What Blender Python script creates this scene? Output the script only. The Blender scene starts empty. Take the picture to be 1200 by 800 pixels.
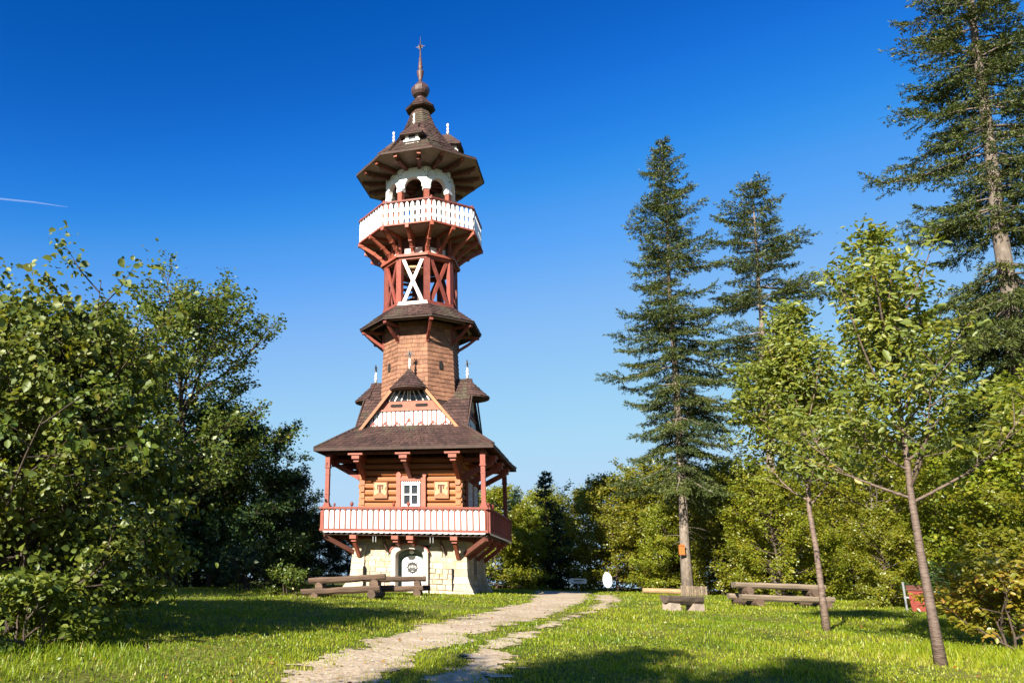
import bpy, math, random
import numpy as np
from mathutils import Vector, Matrix
R = math.radians
PI = math.pi
SC = bpy.context.scene
COL = SC.collection

# ------------------------------------------------------------------ camera, sky, sun, exposure
CAM_H = 1.6
cam_d = bpy.data.cameras.new('camera')
cam = bpy.data.objects.new('camera', cam_d)
COL.objects.link(cam)
cam_d.lens = 28.246
cam_d.sensor_width = 36.0
cam_d.shift_x = 0.18455
cam_d.clip_start = 0.05
cam_d.clip_end = 20000
cam.matrix_world = Matrix.Translation((0, 0, CAM_H)) @ Matrix.Rotation(R(90) + 0.28373, 4, 'X') @ Matrix.Rotation(0.034193, 4, 'Z')
SC.camera = cam

SUN_AZ = R(36.5)      # the light travels towards this azimuth (clockwise from +Y)
SUN_EL = R(26.0)
w = bpy.data.worlds.new('World')
SC.world = w
w.use_nodes = True
nt = w.node_tree
bg = nt.nodes['Background']
sky = nt.nodes.new('ShaderNodeTexSky')
sky.sky_type = 'NISHITA'
sky.sun_disc = False
sky.sun_elevation = SUN_EL
sky.sun_rotation = SUN_AZ + PI
sky.altitude = 900
sky.air_density = 1.0
sky.dust_density = 0.3
sky.ozone_density = 4.0
hsv = nt.nodes.new('ShaderNodeHueSaturation')
hsv.inputs['Saturation'].default_value = 1.15
hsv.inputs['Hue'].default_value = 0.504
nt.links.new(sky.outputs[0], hsv.inputs['Color'])
gam = nt.nodes.new('ShaderNodeGamma')
gam.inputs['Gamma'].default_value = 1.35
nt.links.new(hsv.outputs[0], gam.inputs['Color'])
# film-like response of a deep polarised sky: scale, per-channel curve, scale back
def vmath(op, src, k):
    v = nt.nodes.new('ShaderNodeVectorMath'); v.operation = op
    nt.links.new(src, v.inputs[0]); v.inputs[1].default_value = (k, k, k)
    return v.outputs[0]
SKY_K = 0.14
cur = nt.nodes.new('ShaderNodeRGBCurve')
for ch, pts_ in enumerate(([(0, 0), (.03, .002), (.052, .02), (.075, .085), (.153, .27), (.413, .43), (1, .47)], [(0, 0), (.138, .114), (.195, .205), (.27, .335), (.52, .55), (1, .70)], [(0, 0), (.497, .527), (.67, .75), (.888, .88), (1, .93)])):
    c_ = cur.mapping.curves[ch]
    c_.points[0].location = pts_[0]; c_.points[1].location = pts_[-1]
    for q_ in pts_[1:-1]: c_.points.new(*q_)
cur.mapping.update()
x1 = vmath('MINIMUM', vmath('MULTIPLY', gam.outputs[0], SKY_K), 1.0)
nt.links.new(x1, cur.inputs['Color'])
nt.links.new(vmath('MULTIPLY', cur.outputs[0], 1 / SKY_K), bg.inputs[0])
bg.inputs[1].default_value = 0.055
sun_d = bpy.data.lights.new('sun', 'SUN')
sun_d.energy = 5.0
sun_d.angle = R(0.5)
sun_d.color = (1.0, 0.93, 0.80)
sun = bpy.data.objects.new('sun', sun_d)
COL.objects.link(sun)
sun_dir = Vector((math.sin(SUN_AZ) * math.cos(SUN_EL), math.cos(SUN_AZ) * math.cos(SUN_EL), -math.sin(SUN_EL)))
sun.rotation_euler = sun_dir.to_track_quat('-Z', 'Y').to_euler()
sun.location = (-30, -36, 30)
SC.view_settings.view_transform = 'Standard'
SC.view_settings.look = 'None'
SC.view_settings.gamma = 1
SC.view_settings.exposure = 1.35
SC.cycles.max_bounces = 8
SC.cycles.transmission_bounces = 6
SC.cycles.sample_clamp_indirect = 6

rng = np.random.default_rng(7)
random.seed(7)

# ------------------------------------------------------------------ helpers
def tag(o, label=None, cat=None, group=None, kind=None):
    if label: o['label'] = label
    if cat: o['category'] = cat
    if group: o['group'] = group
    if kind: o['kind'] = kind
    return o

def link(o, parent=None):
    COL.objects.link(o)
    if parent is not None: o.parent = parent
    return o

def empty(name, loc, rz=0.0, label=None, cat=None, group=None):
    o = bpy.data.objects.new(name, None)
    o.empty_display_size = 0.2
    o.location = loc
    o.rotation_euler = (0, 0, rz)
    link(o)
    return tag(o, label, cat, group)

def copy_part(o, parent, loc=None, rz=None, scale=None):
    c = o.copy()
    COL.objects.link(c)
    c.parent = parent
    if loc is not None: c.location = loc
    if rz is not None: c.rotation_euler = (0, 0, rz)
    if scale is not None: c.scale = scale
    return c

def copy_tree(root, loc, rz=0.0, scale=(1, 1, 1), label=None, group=None):
    r = root.copy()
    COL.objects.link(r)
    r.location = loc
    r.rotation_euler = (0, 0, rz)
    r.scale = scale
    if label: r['label'] = label
    if group: r['group'] = group
    for ch in list(root.children):
        c = copy_part(ch, r)
        for g in list(ch.children):
            copy_part(g, c)
    return r

class MB:
    def __init__(s): s.v = []; s.f = []
    def add(s, vs, fs):
        b = len(s.v)
        s.v += [tuple(p) for p in vs]
        s.f += [tuple(i + b for i in f) for f in fs]
    def box(s, c, d, rz=0.0):
        x, y, z = d[0] / 2, d[1] / 2, d[2] / 2
        cs, sn = math.cos(rz), math.sin(rz)
        vs = []
        for k in range(8):
            px, py, pz = (x if k & 1 else -x), (y if k & 2 else -y), (z if k & 4 else -z)
            vs.append((c[0] + px * cs - py * sn, c[1] + px * sn + py * cs, c[2] + pz))
        s.add(vs, [(0, 2, 3, 1), (4, 5, 7, 6), (0, 1, 5, 4), (2, 6, 7, 3), (0, 4, 6, 2), (1, 3, 7, 5)])
    def bar(s, p, q, wd, h, up=(0, 0, 1), w2=None, h2=None):
        p = Vector(p); q = Vector(q); d = (q - p).normalized()
        up = Vector(up)
        if abs(d.dot(up)) > 0.98: up = Vector((0, 1, 0))
        a = d.cross(up).normalized(); b = a.cross(d).normalized()
        w2 = wd if w2 is None else w2; h2 = h if h2 is None else h2
        vs = []
        for c, ww, hh in ((p, wd, h), (q, w2, h2)):
            for i, j in ((-1, -1), (1, -1), (1, 1), (-1, 1)):
                vs.append(c + a * i * ww / 2 + b * j * hh / 2)
        s.add(vs, [(0, 1, 2, 3), (7, 6, 5, 4), (0, 4, 5, 1), (1, 5, 6, 2), (2, 6, 7, 3), (3, 7, 4, 0)])
    def tube(s, pts, rad, n=6, cap=True):
        b = len(s.v)
        pts = [Vector(p) for p in pts]
        for i, p in enumerate(pts):
            d = (pts[min(i + 1, len(pts) - 1)] - pts[max(i - 1, 0)])
            if d.length < 1e-9: d = Vector((0, 0, 1))
            d.normalize()
            up = Vector((0, 0, 1)) if abs(d.z) < 0.95 else Vector((0, 1, 0))
            a = d.cross(up).normalized(); c = a.cross(d)
            for k in range(n):
                t = 2 * PI * k / n
                s.v.append(tuple(p + (a * math.cos(t) + c * math.sin(t)) * rad[i]))
        for i in range(len(pts) - 1):
            for k in range(n):
                k2 = (k + 1) % n
                s.f.append((b + i * n + k, b + i * n + k2, b + (i + 1) * n + k2, b + (i + 1) * n + k))
        if cap:
            s.f.append(tuple(b + k for k in reversed(range(n))))
            s.f.append(tuple(b + (len(pts) - 1) * n + k for k in range(n)))
    def lathe(s, prof, n=16, c=(0, 0, 0), rot=0.0):
        b = len(s.v)
        for r, z in prof:
            for k in range(n):
                t = rot + 2 * PI * k / n
                s.v.append((c[0] + r * math.cos(t), c[1] + r * math.sin(t), c[2] + z))
        for i in range(len(prof) - 1):
            for k in range(n):
                k2 = (k + 1) % n
                s.f.append((b + i * n + k, b + i * n + k2, b + (i + 1) * n + k2, b + (i + 1) * n + k))
        s.f.append(tuple(b + k for k in reversed(range(n))))
        s.f.append(tuple(b + (len(prof) - 1) * n + k for k in range(n)))
    def prism(s, outline, y0, y1, o=(0, 0, 0)):
        """outline: (x, z) points, extruded along y."""
        n = len(outline); b = len(s.v)
        for y in (y0, y1):
            for x, z in outline: s.v.append((o[0] + x, o[1] + y, o[2] + z))
        s.f.append(tuple(b + k for k in range(n)))
        s.f.append(tuple(b + n + k for k in reversed(range(n))))
        for k in range(n):
            k2 = (k + 1) % n
            s.f.append((b + k, b + n + k, b + n + k2, b + k2))
    def xprism(s, outline, x0, x1):
        """outline: (y, z) points, extruded along x."""
        n = len(outline); b = len(s.v)
        for x in (x0, x1):
            for y, z in outline: s.v.append((x, y, z))
        s.f.append(tuple(b + k for k in range(n)))
        s.f.append(tuple(b + n + k for k in reversed(range(n))))
        for k in range(n):
            k2 = (k + 1) % n
            s.f.append((b + k, b + n + k, b + n + k2, b + k2))
    def build(s, name, mat, parent=None, smooth=False, loc=None, rz=None):
        me = bpy.data.meshes.new(name)
        me.from_pydata(s.v, [], s.f)
        import bmesh
        bm = bmesh.new(); bm.from_mesh(me)
        bmesh.ops.recalc_face_normals(bm, faces=bm.faces)
        bm.to_mesh(me); bm.free()
        if smooth: me.polygons.foreach_set('use_smooth', [True] * len(me.polygons))
        me.materials.append(mat)
        o = bpy.data.objects.new(name, me)
        link(o, parent)
        if loc is not None: o.location = loc
        if rz is not None: o.rotation_euler = (0, 0, rz)
        return o

def np_mesh(name, V, faces, mat, parent=None, tint=None, smooth=False):
    """V (N,k,3) copies of one small patch; faces: index tuples of equal length inside the patch."""
    N, k, _ = V.shape
    F = np.asarray(faces, dtype=np.int32)
    m, L = F.shape
    loops = (F[None] + (np.arange(N, dtype=np.int32) * k)[:, None, None]).ravel()
    me = bpy.data.meshes.new(name)
    me.vertices.add(N * k)
    me.vertices.foreach_set('co', np.ascontiguousarray(V, dtype=np.float32).ravel())
    me.loops.add(len(loops))
    me.loops.foreach_set('vertex_index', loops)
    me.polygons.add(N * m)
    me.polygons.foreach_set('loop_start', np.arange(N * m, dtype=np.int32) * L)
    me.polygons.foreach_set('loop_total', np.full(N * m, L, dtype=np.int32))
    if smooth: me.polygons.foreach_set('use_smooth', np.ones(N * m, dtype=bool))
    me.update(calc_edges=True)
    if tint is not None:
        at = me.attributes.new('tint', 'FLOAT', 'FACE')
        at.data.foreach_set('value', np.repeat(np.asarray(tint, dtype=np.float32), m))
    me.materials.append(mat)
    o = bpy.data.objects.new(name, me)
    return link(o, parent)

def noise2(x, y, seed=0):
    x = np.asarray(x, dtype=np.float64); y = np.asarray(y, dtype=np.float64)
    xi = np.floor(x).astype(np.int64); yi = np.floor(y).astype(np.int64)
    xf = x - xi; yf = y - yi
    u = xf * xf * (3 - 2 * xf); v = yf * yf * (3 - 2 * yf)
    def h(a, b):
        n = (a * 374761393 + b * 668265263 + seed * 1442695041) & 0x7fffffff
        n = ((n ^ (n >> 13)) * 1274126177) & 0x7fffffff
        return ((n ^ (n >> 16)) & 0xffff) / 65535.0
    return (h(xi, yi) * (1 - u) + h(xi + 1, yi) * u) * (1 - v) + (h(xi, yi + 1) * (1 - u) + h(xi + 1, yi + 1) * u) * v

def fbm(x, y, seed=0, oct=3):
    s = 0; a = 0.5; t = 0
    for i in range(oct):
        s = s + a * noise2(np.asarray(x) * 2 ** i, np.asarray(y) * 2 ** i, seed + i * 17); t += a; a *= 0.5
    return s / t

def terrain(x, y):
    x = np.asarray(x, dtype=np.float64); y = np.asarray(y, dtype=np.float64)
    yc = np.clip(y, 0, None)
    z = 0.94 * (1 - np.exp(-yc / 12)) + 0.012 * np.clip(x, -40, 60) * np.clip(yc / 20, 0, 1)
    d = np.hypot(x - 5, y - 30)
    z = z - 55 * (1 - np.exp(-(np.clip(d - 78, 0, None) / 260) ** 1.5))
    near = np.clip(1 - d / 90, 0, 1)
    z = z + near * 0.10 * (fbm(x * 0.35, y * 0.35, 3) - 0.5)
    return z
def tz(x, y): return float(terrain(x, y))

# ------------------------------------------------------------------ materials
def new_mat(name):
    m = bpy.data.materials.new(name); m.use_nodes = True
    n = m.node_tree.nodes; n.clear()
    out = n.new('ShaderNodeOutputMaterial')
    return m, n, m.node_tree.links, out

TONE = 0.72   # paint and timber are a little darker than a fresh swatch
def surf(name, c1, c2, scale=4.0, rough=0.75, bump=0.3, stretch=(1, 1, 1), detail=5.0, rnd=0.25, fine=30.0, dirt=None, dirt_scale=1.2, island=0.0):
    """painted / wooden / stone surface: two tones mixed by noise, a random shift per object, fine bump and wear patches."""
    if 'white' not in name and 'stone' not in name and 'mortar' not in name:
        c1 = tuple(c * TONE for c in c1); c2 = tuple(c * TONE for c in c2)
    m, n, l, out = new_mat(name)
    b = n.new('ShaderNodeBsdfPrincipled'); l.new(b.outputs[0], out.inputs[0])
    tc = n.new('ShaderNodeTexCoord'); mp = n.new('ShaderNodeMapping')
    mp.inputs['Scale'].default_value = stretch
    oi = n.new('ShaderNodeObjectInfo')
    add = n.new('ShaderNodeVectorMath'); add.operation = 'ADD'
    mul = n.new('ShaderNodeMath'); mul.operation = 'MULTIPLY'; mul.inputs[1].default_value = 37.0
    l.new(oi.outputs['Random'], mul.inputs[0]); l.new(tc.outputs['Object'], mp.inputs[0])
    l.new(mp.outputs[0], add.inputs[0]); l.new(mul.outputs[0], add.inputs[1])
    t = n.new('ShaderNodeTexNoise'); t.inputs['Scale'].default_value = scale; t.inputs['Detail'].default_value = detail
    l.new(add.outputs[0], t.inputs['Vector'])
    cr = n.new('ShaderNodeValToRGB')
    cr.color_ramp.elements[0].position = 0.3; cr.color_ramp.elements[1].position = 0.7
    cr.color_ramp.elements[0].color = (*c1, 1); cr.color_ramp.elements[1].color = (*c2, 1)
    l.new(t.outputs[0], cr.inputs[0])
    hs = n.new('ShaderNodeHueSaturation')
    mr = n.new('ShaderNodeMapRange'); mr.inputs[3].default_value = 1 - rnd; mr.inputs[4].default_value = 1 + rnd
    l.new(oi.outputs['Random'], mr.inputs[0]); l.new(mr.outputs[0], hs.inputs['Value'])
    l.new(cr.outputs[0], hs.inputs['Color'])
    src = hs.outputs[0]
    if island:
        ge = n.new('ShaderNodeNewGeometry'); h2 = n.new('ShaderNodeHueSaturation')
        m2 = n.new('ShaderNodeMapRange'); m2.inputs[3].default_value = 1 - island; m2.inputs[4].default_value = 1 + island
        l.new(ge.outputs['Random Per Island'], m2.inputs[0]); l.new(m2.outputs[0], h2.inputs['Value']); l.new(src, h2.inputs['Color']); src = h2.outputs[0]
    if dirt:
        t3 = n.new('ShaderNodeTexNoise'); t3.inputs['Scale'].default_value = dirt_scale; t3.inputs['Detail'].default_value = 7
        l.new(add.outputs[0], t3.inputs['Vector'])
        c3 = n.new('ShaderNodeValToRGB'); c3.color_ramp.elements[0].position = 0.52; c3.color_ramp.elements[1].position = 0.72
        l.new(t3.outputs[0], c3.inputs[0])
        mx = n.new('ShaderNodeMixRGB'); mx.inputs[2].default_value = (*dirt, 1)
        l.new(c3.outputs[0], mx.inputs[0]); l.new(src, mx.inputs[1]); src = mx.outputs[0]
    l.new(src, b.inputs['Base Color'])
    b.inputs['Roughness'].default_value = rough
    t2 = n.new('ShaderNodeTexNoise'); t2.inputs['Scale'].default_value = fine; t2.inputs['Detail'].default_value = 4
    l.new(add.outputs[0], t2.inputs['Vector'])
    bp = n.new('ShaderNodeBump'); bp.inputs['Strength'].default_value = bump; bp.inputs['Distance'].default_value = 0.02
    l.new(t2.outputs[0], bp.inputs['Height']); l.new(bp.outputs[0], b.inputs['Normal'])
    return m

def leaf_mat(name, cols, trans=0.4, trans_col=None, gloss=0.06, rough=0.4):
    m, n, l, out = new_mat(name)
    at = n.new('ShaderNodeAttribute'); at.attribute_name = 'tint'
    cr = n.new('ShaderNodeValToRGB')
    el = cr.color_ramp.elements
    while len(el) < len(cols): el.new(0.5)
    for i, (p, c) in enumerate(cols):
        el[i].position = p; el[i].color = (*c, 1)
    l.new(at.outputs['Fac'], cr.inputs[0])
    oi = n.new('ShaderNodeObjectInfo')
    hs = n.new('ShaderNodeHueSaturation')
    mr = n.new('ShaderNodeMapRange'); mr.inputs[3].default_value = 0.8; mr.inputs[4].default_value = 1.2
    mh = n.new('ShaderNodeMapRange'); mh.inputs[3].default_value = 0.485; mh.inputs[4].default_value = 0.515
    l.new(oi.outputs['Random'], mr.inputs[0]); l.new(mr.outputs[0], hs.inputs['Value'])
    l.new(oi.outputs['Random'], mh.inputs[0]); l.new(mh.outputs[0], hs.inputs['Hue'])
    l.new(cr.outputs[0], hs.inputs['Color'])
    d = n.new('ShaderNodeBsdfDiffuse'); l.new(hs.outputs[0], d.inputs[0])
    tr = n.new('ShaderNodeBsdfTranslucent')
    mxc = n.new('ShaderNodeMixRGB'); mxc.blend_type = 'MULTIPLY'; mxc.inputs[0].default_value = 1
    mxc.inputs[2].default_value = (*(trans_col or (1.5, 1.35, 0.6)), 1)
    l.new(hs.outputs[0], mxc.inputs[1]); l.new(mxc.outputs[0], tr.inputs[0])
    mx = n.new('ShaderNodeMixShader'); mx.inputs[0].default_value = trans
    l.new(d.outputs[0], mx.inputs[1]); l.new(tr.outputs[0], mx.inputs[2])
    g = n.new('ShaderNodeBsdfGlossy'); g.inputs['Roughness'].default_value = rough
    g.inputs['Color'].default_value = (0.9, 0.95, 0.85, 1)
    mg = n.new('ShaderNodeMixShader'); mg.inputs[0].default_value = gloss
    l.new(mx.outputs[0], mg.inputs[1]); l.new(g.outputs[0], mg.inputs[2]); l.new(mg.outputs[0], out.inputs[0])
    return m

M = {}
M['red'] = surf('red_paint', (0.235, 0.042, 0.025), (0.33, 0.072, 0.043), 5, 0.65, 0.25, dirt=(0.20, 0.06, 0.04))
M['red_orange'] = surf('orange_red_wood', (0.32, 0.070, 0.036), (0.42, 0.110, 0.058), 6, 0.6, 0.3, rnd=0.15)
M['dark_red'] = surf('weathered_dark_red_wood', (0.13, 0.04, 0.028), (0.20, 0.065, 0.04), 5, 0.75, 0.3)
M['pink'] = surf('faded_pink_board', (0.42, 0.125, 0.075), (0.52, 0.18, 0.115), 4, 0.7, 0.25, rnd=0.1)
M['white'] = surf('white_paint', (0.74, 0.72, 0.68), (0.84, 0.83, 0.80), 6, 0.5, 0.15, rnd=0.05, dirt=(0.60, 0.56, 0.50), dirt_scale=3)
M['white_pink'] = surf('pinkish_white_paint', (0.70, 0.56, 0.50), (0.82, 0.72, 0.66), 5, 0.6, 0.2, rnd=0.06)
M['log'] = surf('honey_log', (0.36, 0.108, 0.022), (0.51, 0.178, 0.042), 3.5, 0.55, 0.3, stretch=(0.35, 0.35, 2.2), rnd=0.2, dirt=(0.24, 0.09, 0.03))
M['log_end'] = surf('log_end_grain', (0.32, 0.12, 0.035), (0.44, 0.20, 0.07), 8, 0.7, 0.3)
M['stone'] = surf('sandstone', (0.40, 0.335, 0.24), (0.52, 0.455, 0.345), 3.5, 0.9, 0.5, rnd=0.22, fine=18, dirt=(0.42, 0.25, 0.11), dirt_scale=1.3)
M['mortar'] = surf('mortar', (0.40, 0.35, 0.275), (0.47, 0.42, 0.34), 6, 0.95, 0.5)
M['jamb'] = surf('dressed_stone_jamb', (0.44, 0.36, 0.31), (0.54, 0.46, 0.41), 4, 0.85, 0.3, rnd=0.1)
M['shingle'] = surf('brown_shingle', (0.064, 0.031, 0.026), (0.112, 0.057, 0.046), 1.1, 0.85, 0.4, rnd=0.1, detail=9, dirt=(0.085, 0.075, 0.045), dirt_scale=0.7, island=0.38)
M['shaft'] = surf('tan_wall_shingle', (0.25, 0.110, 0.062), (0.40, 0.195, 0.110), 1.6, 0.8, 0.4, rnd=0.22, detail=8)
M['dark_wood'] = surf('dark_brown_wood', (0.05, 0.027, 0.02), (0.085, 0.045, 0.033), 5, 0.8, 0.3)
M['soffit'] = surf('soffit_boards', (0.30, 0.225, 0.20), (0.39, 0.30, 0.27), 3, 0.8, 0.2, stretch=(1, 1, 1))
M['iron'] = surf('black_iron', (0.012, 0.011, 0.011), (0.022, 0.02, 0.02), 6, 0.5, 0.2)
M['green_paint'] = surf('pale_green_paint', (0.28, 0.35, 0.29), (0.36, 0.43, 0.37), 4, 0.6, 0.1)
M['dark_green'] = surf('dark_green_paint', (0.05, 0.10, 0.075), (0.07, 0.14, 0.10), 4, 0.6, 0.1)
M['dark_void'] = surf('dark_interior', (0.012, 0.01, 0.009), (0.02, 0.016, 0.014), 4, 0.9, 0.1)
M['copper'] = surf('brown_copper', (0.09, 0.045, 0.04), (0.14, 0.075, 0.06), 5, 0.5, 0.2)
M['grey_wood'] = surf('weathered_grey_timber', (0.21, 0.155, 0.105), (0.35, 0.27, 0.19), 3, 0.85, 0.5, stretch=(0.5, 4, 4), dirt=(0.12, 0.09, 0.065))
M['brown_log'] = surf('weathered_brown_log', (0.11, 0.066, 0.042), (0.20, 0.125, 0.08), 3, 0.85, 0.5, stretch=(0.5, 4, 4), dirt=(0.08, 0.055, 0.04))
M['pale_wood'] = surf('fresh_pale_wood', (0.45, 0.29, 0.14), (0.58, 0.40, 0.22), 5, 0.7, 0.3)
M['concrete'] = surf('pinkish_stone_block', (0.27, 0.21, 0.165), (0.36, 0.29, 0.235), 6, 0.9, 0.5, rnd=0.1)
M['bark'] = surf('grey_brown_bark', (0.075, 0.052, 0.036), (0.16, 0.115, 0.085), 9, 0.95, 1.0, stretch=(2.5, 2.5, 0.5), fine=25)
M['bark_fir'] = surf('pale_fir_bark', (0.15, 0.115, 0.09), (0.32, 0.26, 0.21), 5, 0.95, 0.9, stretch=(2, 2, 0.8), fine=18, dirt=(0.12, 0.09, 0.065), dirt_scale=2)
M['bark_cherry'] = surf('banded_cherry_bark', (0.10, 0.062, 0.045), (0.26, 0.185, 0.145), 9, 0.7, 0.6, stretch=(0.8, 0.8, 4), fine=22)
M['orange_paint'] = surf('orange_paint', (0.55, 0.16, 0.03), (0.65, 0.22, 0.05), 5, 0.6, 0.1)
M['sign_white'] = surf('white_enamel', (0.78, 0.78, 0.76), (0.84, 0.84, 0.82), 5, 0.4, 0.05)
M['bin_red'] = surf('shaded_bin_red', (0.22, 0.022, 0.012), (0.32, 0.04, 0.018), 5, 0.5, 0.2)  # bin red darkened so the colour itself carries the tree shade
M['galv'] = surf('galvanised_steel', (0.22, 0.23, 0.24), (0.30, 0.31, 0.32), 8, 0.5, 0.2)

def glass_mat():
    m, n, l, out = new_mat('window_glass')
    b = n.new('ShaderNodeBsdfPrincipled'); l.new(b.outputs[0], out.inputs[0])
    t = n.new('ShaderNodeTexNoise'); t.inputs['Scale'].default_value = 2
    cr = n.new('ShaderNodeValToRGB'); cr.color_ramp.elements[0].color = (0.012, 0.014, 0.018, 1); cr.color_ramp.elements[1].color = (0.05, 0.055, 0.06, 1)
    l.new(t.outputs[0], cr.inputs[0]); l.new(cr.outputs[0], b.inputs['Base Color'])
    b.inputs['Roughness'].default_value = 0.06
    return m
M['glass'] = glass_mat()

M['leaf_hazel'] = leaf_mat('hazel_leaf', [(0.0, (0.060, 0.105, 0.015)), (0.55, (0.132, 0.180, 0.021)), (0.93, (0.225, 0.240, 0.030)), (1.0, (0.375, 0.300, 0.045))], 0.4, gloss=0.035, rough=0.5)
M['leaf_beech'] = leaf_mat('dark_beech_leaf', [(0.0, (0.041, 0.070, 0.014)), (0.6, (0.092, 0.121, 0.016)), (1.0, (0.203, 0.182, 0.024))], 0.35, gloss=0.03)
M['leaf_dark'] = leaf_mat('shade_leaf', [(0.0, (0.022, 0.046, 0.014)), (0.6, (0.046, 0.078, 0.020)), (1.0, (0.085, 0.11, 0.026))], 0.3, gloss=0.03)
M['leaf_hedge'] = leaf_mat('hornbeam_leaf', [(0.0, (0.105, 0.150, 0.012)), (0.5, (0.205, 0.230, 0.018)), (1.0, (0.32, 0.27, 0.020))], 0.45, gloss=0.03)
M['leaf_cherry'] = leaf_mat('cherry_leaf', [(0.0, (0.081, 0.124, 0.016)), (0.55, (0.176, 0.209, 0.022)), (0.92, (0.284, 0.263, 0.027)), (1.0, (0.405, 0.230, 0.041))], 0.42, gloss=0.04, rough=0.5)
M['leaf_yellow'] = leaf_mat('yellow_autumn_leaf', [(0.0, (0.132, 0.165, 0.018)), (0.6, (0.286, 0.253, 0.022)), (0.88, (0.396, 0.220, 0.028)), (1.0, (0.308, 0.066, 0.022))], 0.4)
M['needle'] = leaf_mat('fir_needles', [(0.0, (0.030, 0.052, 0.018)), (0.5, (0.074, 0.098, 0.026)), (0.9, (0.140, 0.150, 0.036)), (1.0, (0.20, 0.13, 0.04))], 0.15, gloss=0.03, rough=0.5)
M['needle_blue'] = leaf_mat('blue_spruce_needles', [(0.0, (0.016, 0.036, 0.022)), (0.6, (0.036, 0.064, 0.036)), (1.0, (0.060, 0.090, 0.05))], 0.15, gloss=0.03, rough=0.5)
M['grass'] = leaf_mat('grass_blade', [(0.0, (0.080, 0.155, 0.008)), (0.45, (0.205, 0.262, 0.012)), (0.8, (0.335, 0.345, 0.020)), (1.0, (0.46, 0.37, 0.13))], 0.42, (1.3, 1.25, 0.55), gloss=0.02)
M['weed'] = leaf_mat('weed_leaf', [(0.0, (0.060, 0.105, 0.012)), (0.6, (0.14, 0.19, 0.018)), (1.0, (0.26, 0.26, 0.03))], 0.4, gloss=0.03)

def ground_mat():
    m, n, l, out = new_mat('lawn_soil')
    b = n.new('ShaderNodeBsdfPrincipled'); l.new(b.outputs[0], out.inputs[0])
    b.inputs['Roughness'].default_value = 1.0; b.inputs['Specular IOR Level'].default_value = 0.1
    tc = n.new('ShaderNodeTexCoord')
    t = n.new('ShaderNodeTexNoise'); t.inputs['Scale'].default_value = 0.6; t.inputs['Detail'].default_value = 8
    t2 = n.new('ShaderNodeTexNoise'); t2.inputs['Scale'].default_value = 9; t2.inputs['Detail'].default_value = 6
    l.new(tc.outputs['Object'], t.inputs[0]); l.new(tc.outputs['Object'], t2.inputs[0])
    cr = n.new('ShaderNodeValToRGB')
    e = cr.color_ramp.elements
    e[0].position = 0.35; e[0].color = (0.075, 0.10, 0.016, 1)
    e[1].position = 0.68; e[1].color = (0.19, 0.185, 0.045, 1)
    l.new(t.outputs[0], cr.inputs[0])
    cr2 = n.new('ShaderNodeValToRGB'); cr2.color_ramp.elements[0].color = (0.45, 0.45, 0.45, 1); cr2.color_ramp.elements[1].color = (1.25, 1.2, 1.1, 1)
    cr2.color_ramp.elements[0].position = 0.3; cr2.color_ramp.elements[1].position = 0.7
    l.new(t2.outputs[0], cr2.inputs[0])
    mx = n.new('ShaderNodeMixRGB'); mx.blend_type = 'MULTIPLY'; mx.inputs[0].default_value = 1
    l.new(cr.outputs[0], mx.inputs[1]); l.new(cr2.outputs[0], mx.inputs[2]); l.new(mx.outputs[0], b.inputs['Base Color'])
    bp = n.new('ShaderNodeBump'); bp.inputs['Strength'].default_value = 0.8; bp.inputs['Distance'].default_value = 0.05
    l.new(t2.outputs[0], bp.inputs['Height']); l.new(bp.outputs[0], b.inputs['Normal'])
    return m
M['ground'] = ground_mat()

def path_mat():
    m, n, l, out = new_mat('dry_gravelly_dirt')
    b = n.new('ShaderNodeBsdfPrincipled'); l.new(b.outputs[0], out.inputs[0])
    b.inputs['Roughness'].default_value = 1.0; b.inputs['Specular IOR Level'].default_value = 0.1
    tc = n.new('ShaderNodeTexCoord')
    t = n.new('ShaderNodeTexNoise'); t.inputs['Scale'].default_value = 0.9; t.inputs['Detail'].default_value = 9; t.inputs['Roughness'].default_value = 0.65
    v = n.new('ShaderNodeTexVoronoi'); v.inputs['Scale'].default_value = 45
    t2 = n.new('ShaderNodeTexNoise'); t2.inputs['Scale'].default_value = 14; t2.inputs['Detail'].default_value = 6
    for q in (t, v, t2): l.new(tc.outputs['Object'], q.inputs['Vector'])
    cr = n.new('ShaderNodeValToRGB'); e = cr.color_ramp.elements
    e[0].position = 0.3; e[0].color = (0.38, 0.285, 0.19, 1); e[1].position = 0.62; e[1].color = (0.56, 0.455, 0.33, 1)
    l.new(t.outputs[0], cr.inputs[0])
    cr2 = n.new('ShaderNodeValToRGB'); cr2.color_ramp.elements[0].color = (0.6, 0.58, 0.56, 1); cr2.color_ramp.elements[1].color = (1.15, 1.15, 1.15, 1)
    cr2.color_ramp.elements[0].position = 0.3; cr2.color_ramp.elements[1].position = 0.65
    l.new(t2.outputs[0], cr2.inputs[0])
    mx = n.new('ShaderNodeMixRGB'); mx.blend_type = 'MULTIPLY'; mx.inputs[0].default_value = 0.9
    l.new(cr.outputs[0], mx.inputs[1]); l.new(cr2.outputs[0], mx.inputs[2])
    l.new(mx.outputs[0], b.inputs['Base Color'])
    bp = n.new('ShaderNodeBump'); bp.inputs['Strength'].default_value = 0.25; bp.inputs['Distance'].default_value = 0.008
    l.new(v.outputs['Distance'], bp.inputs['Height'])
    bp2 = n.new('ShaderNodeBump'); bp2.inputs['Strength'].default_value = 0.5; bp2.inputs['Distance'].default_value = 0.02
    l.new(t2.outputs[0], bp2.inputs['Height']); l.new(bp.outputs[0], bp2.inputs['Normal']); l.new(bp2.outputs[0], b.inputs['Normal'])
    return m
M['path'] = path_mat()

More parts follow.
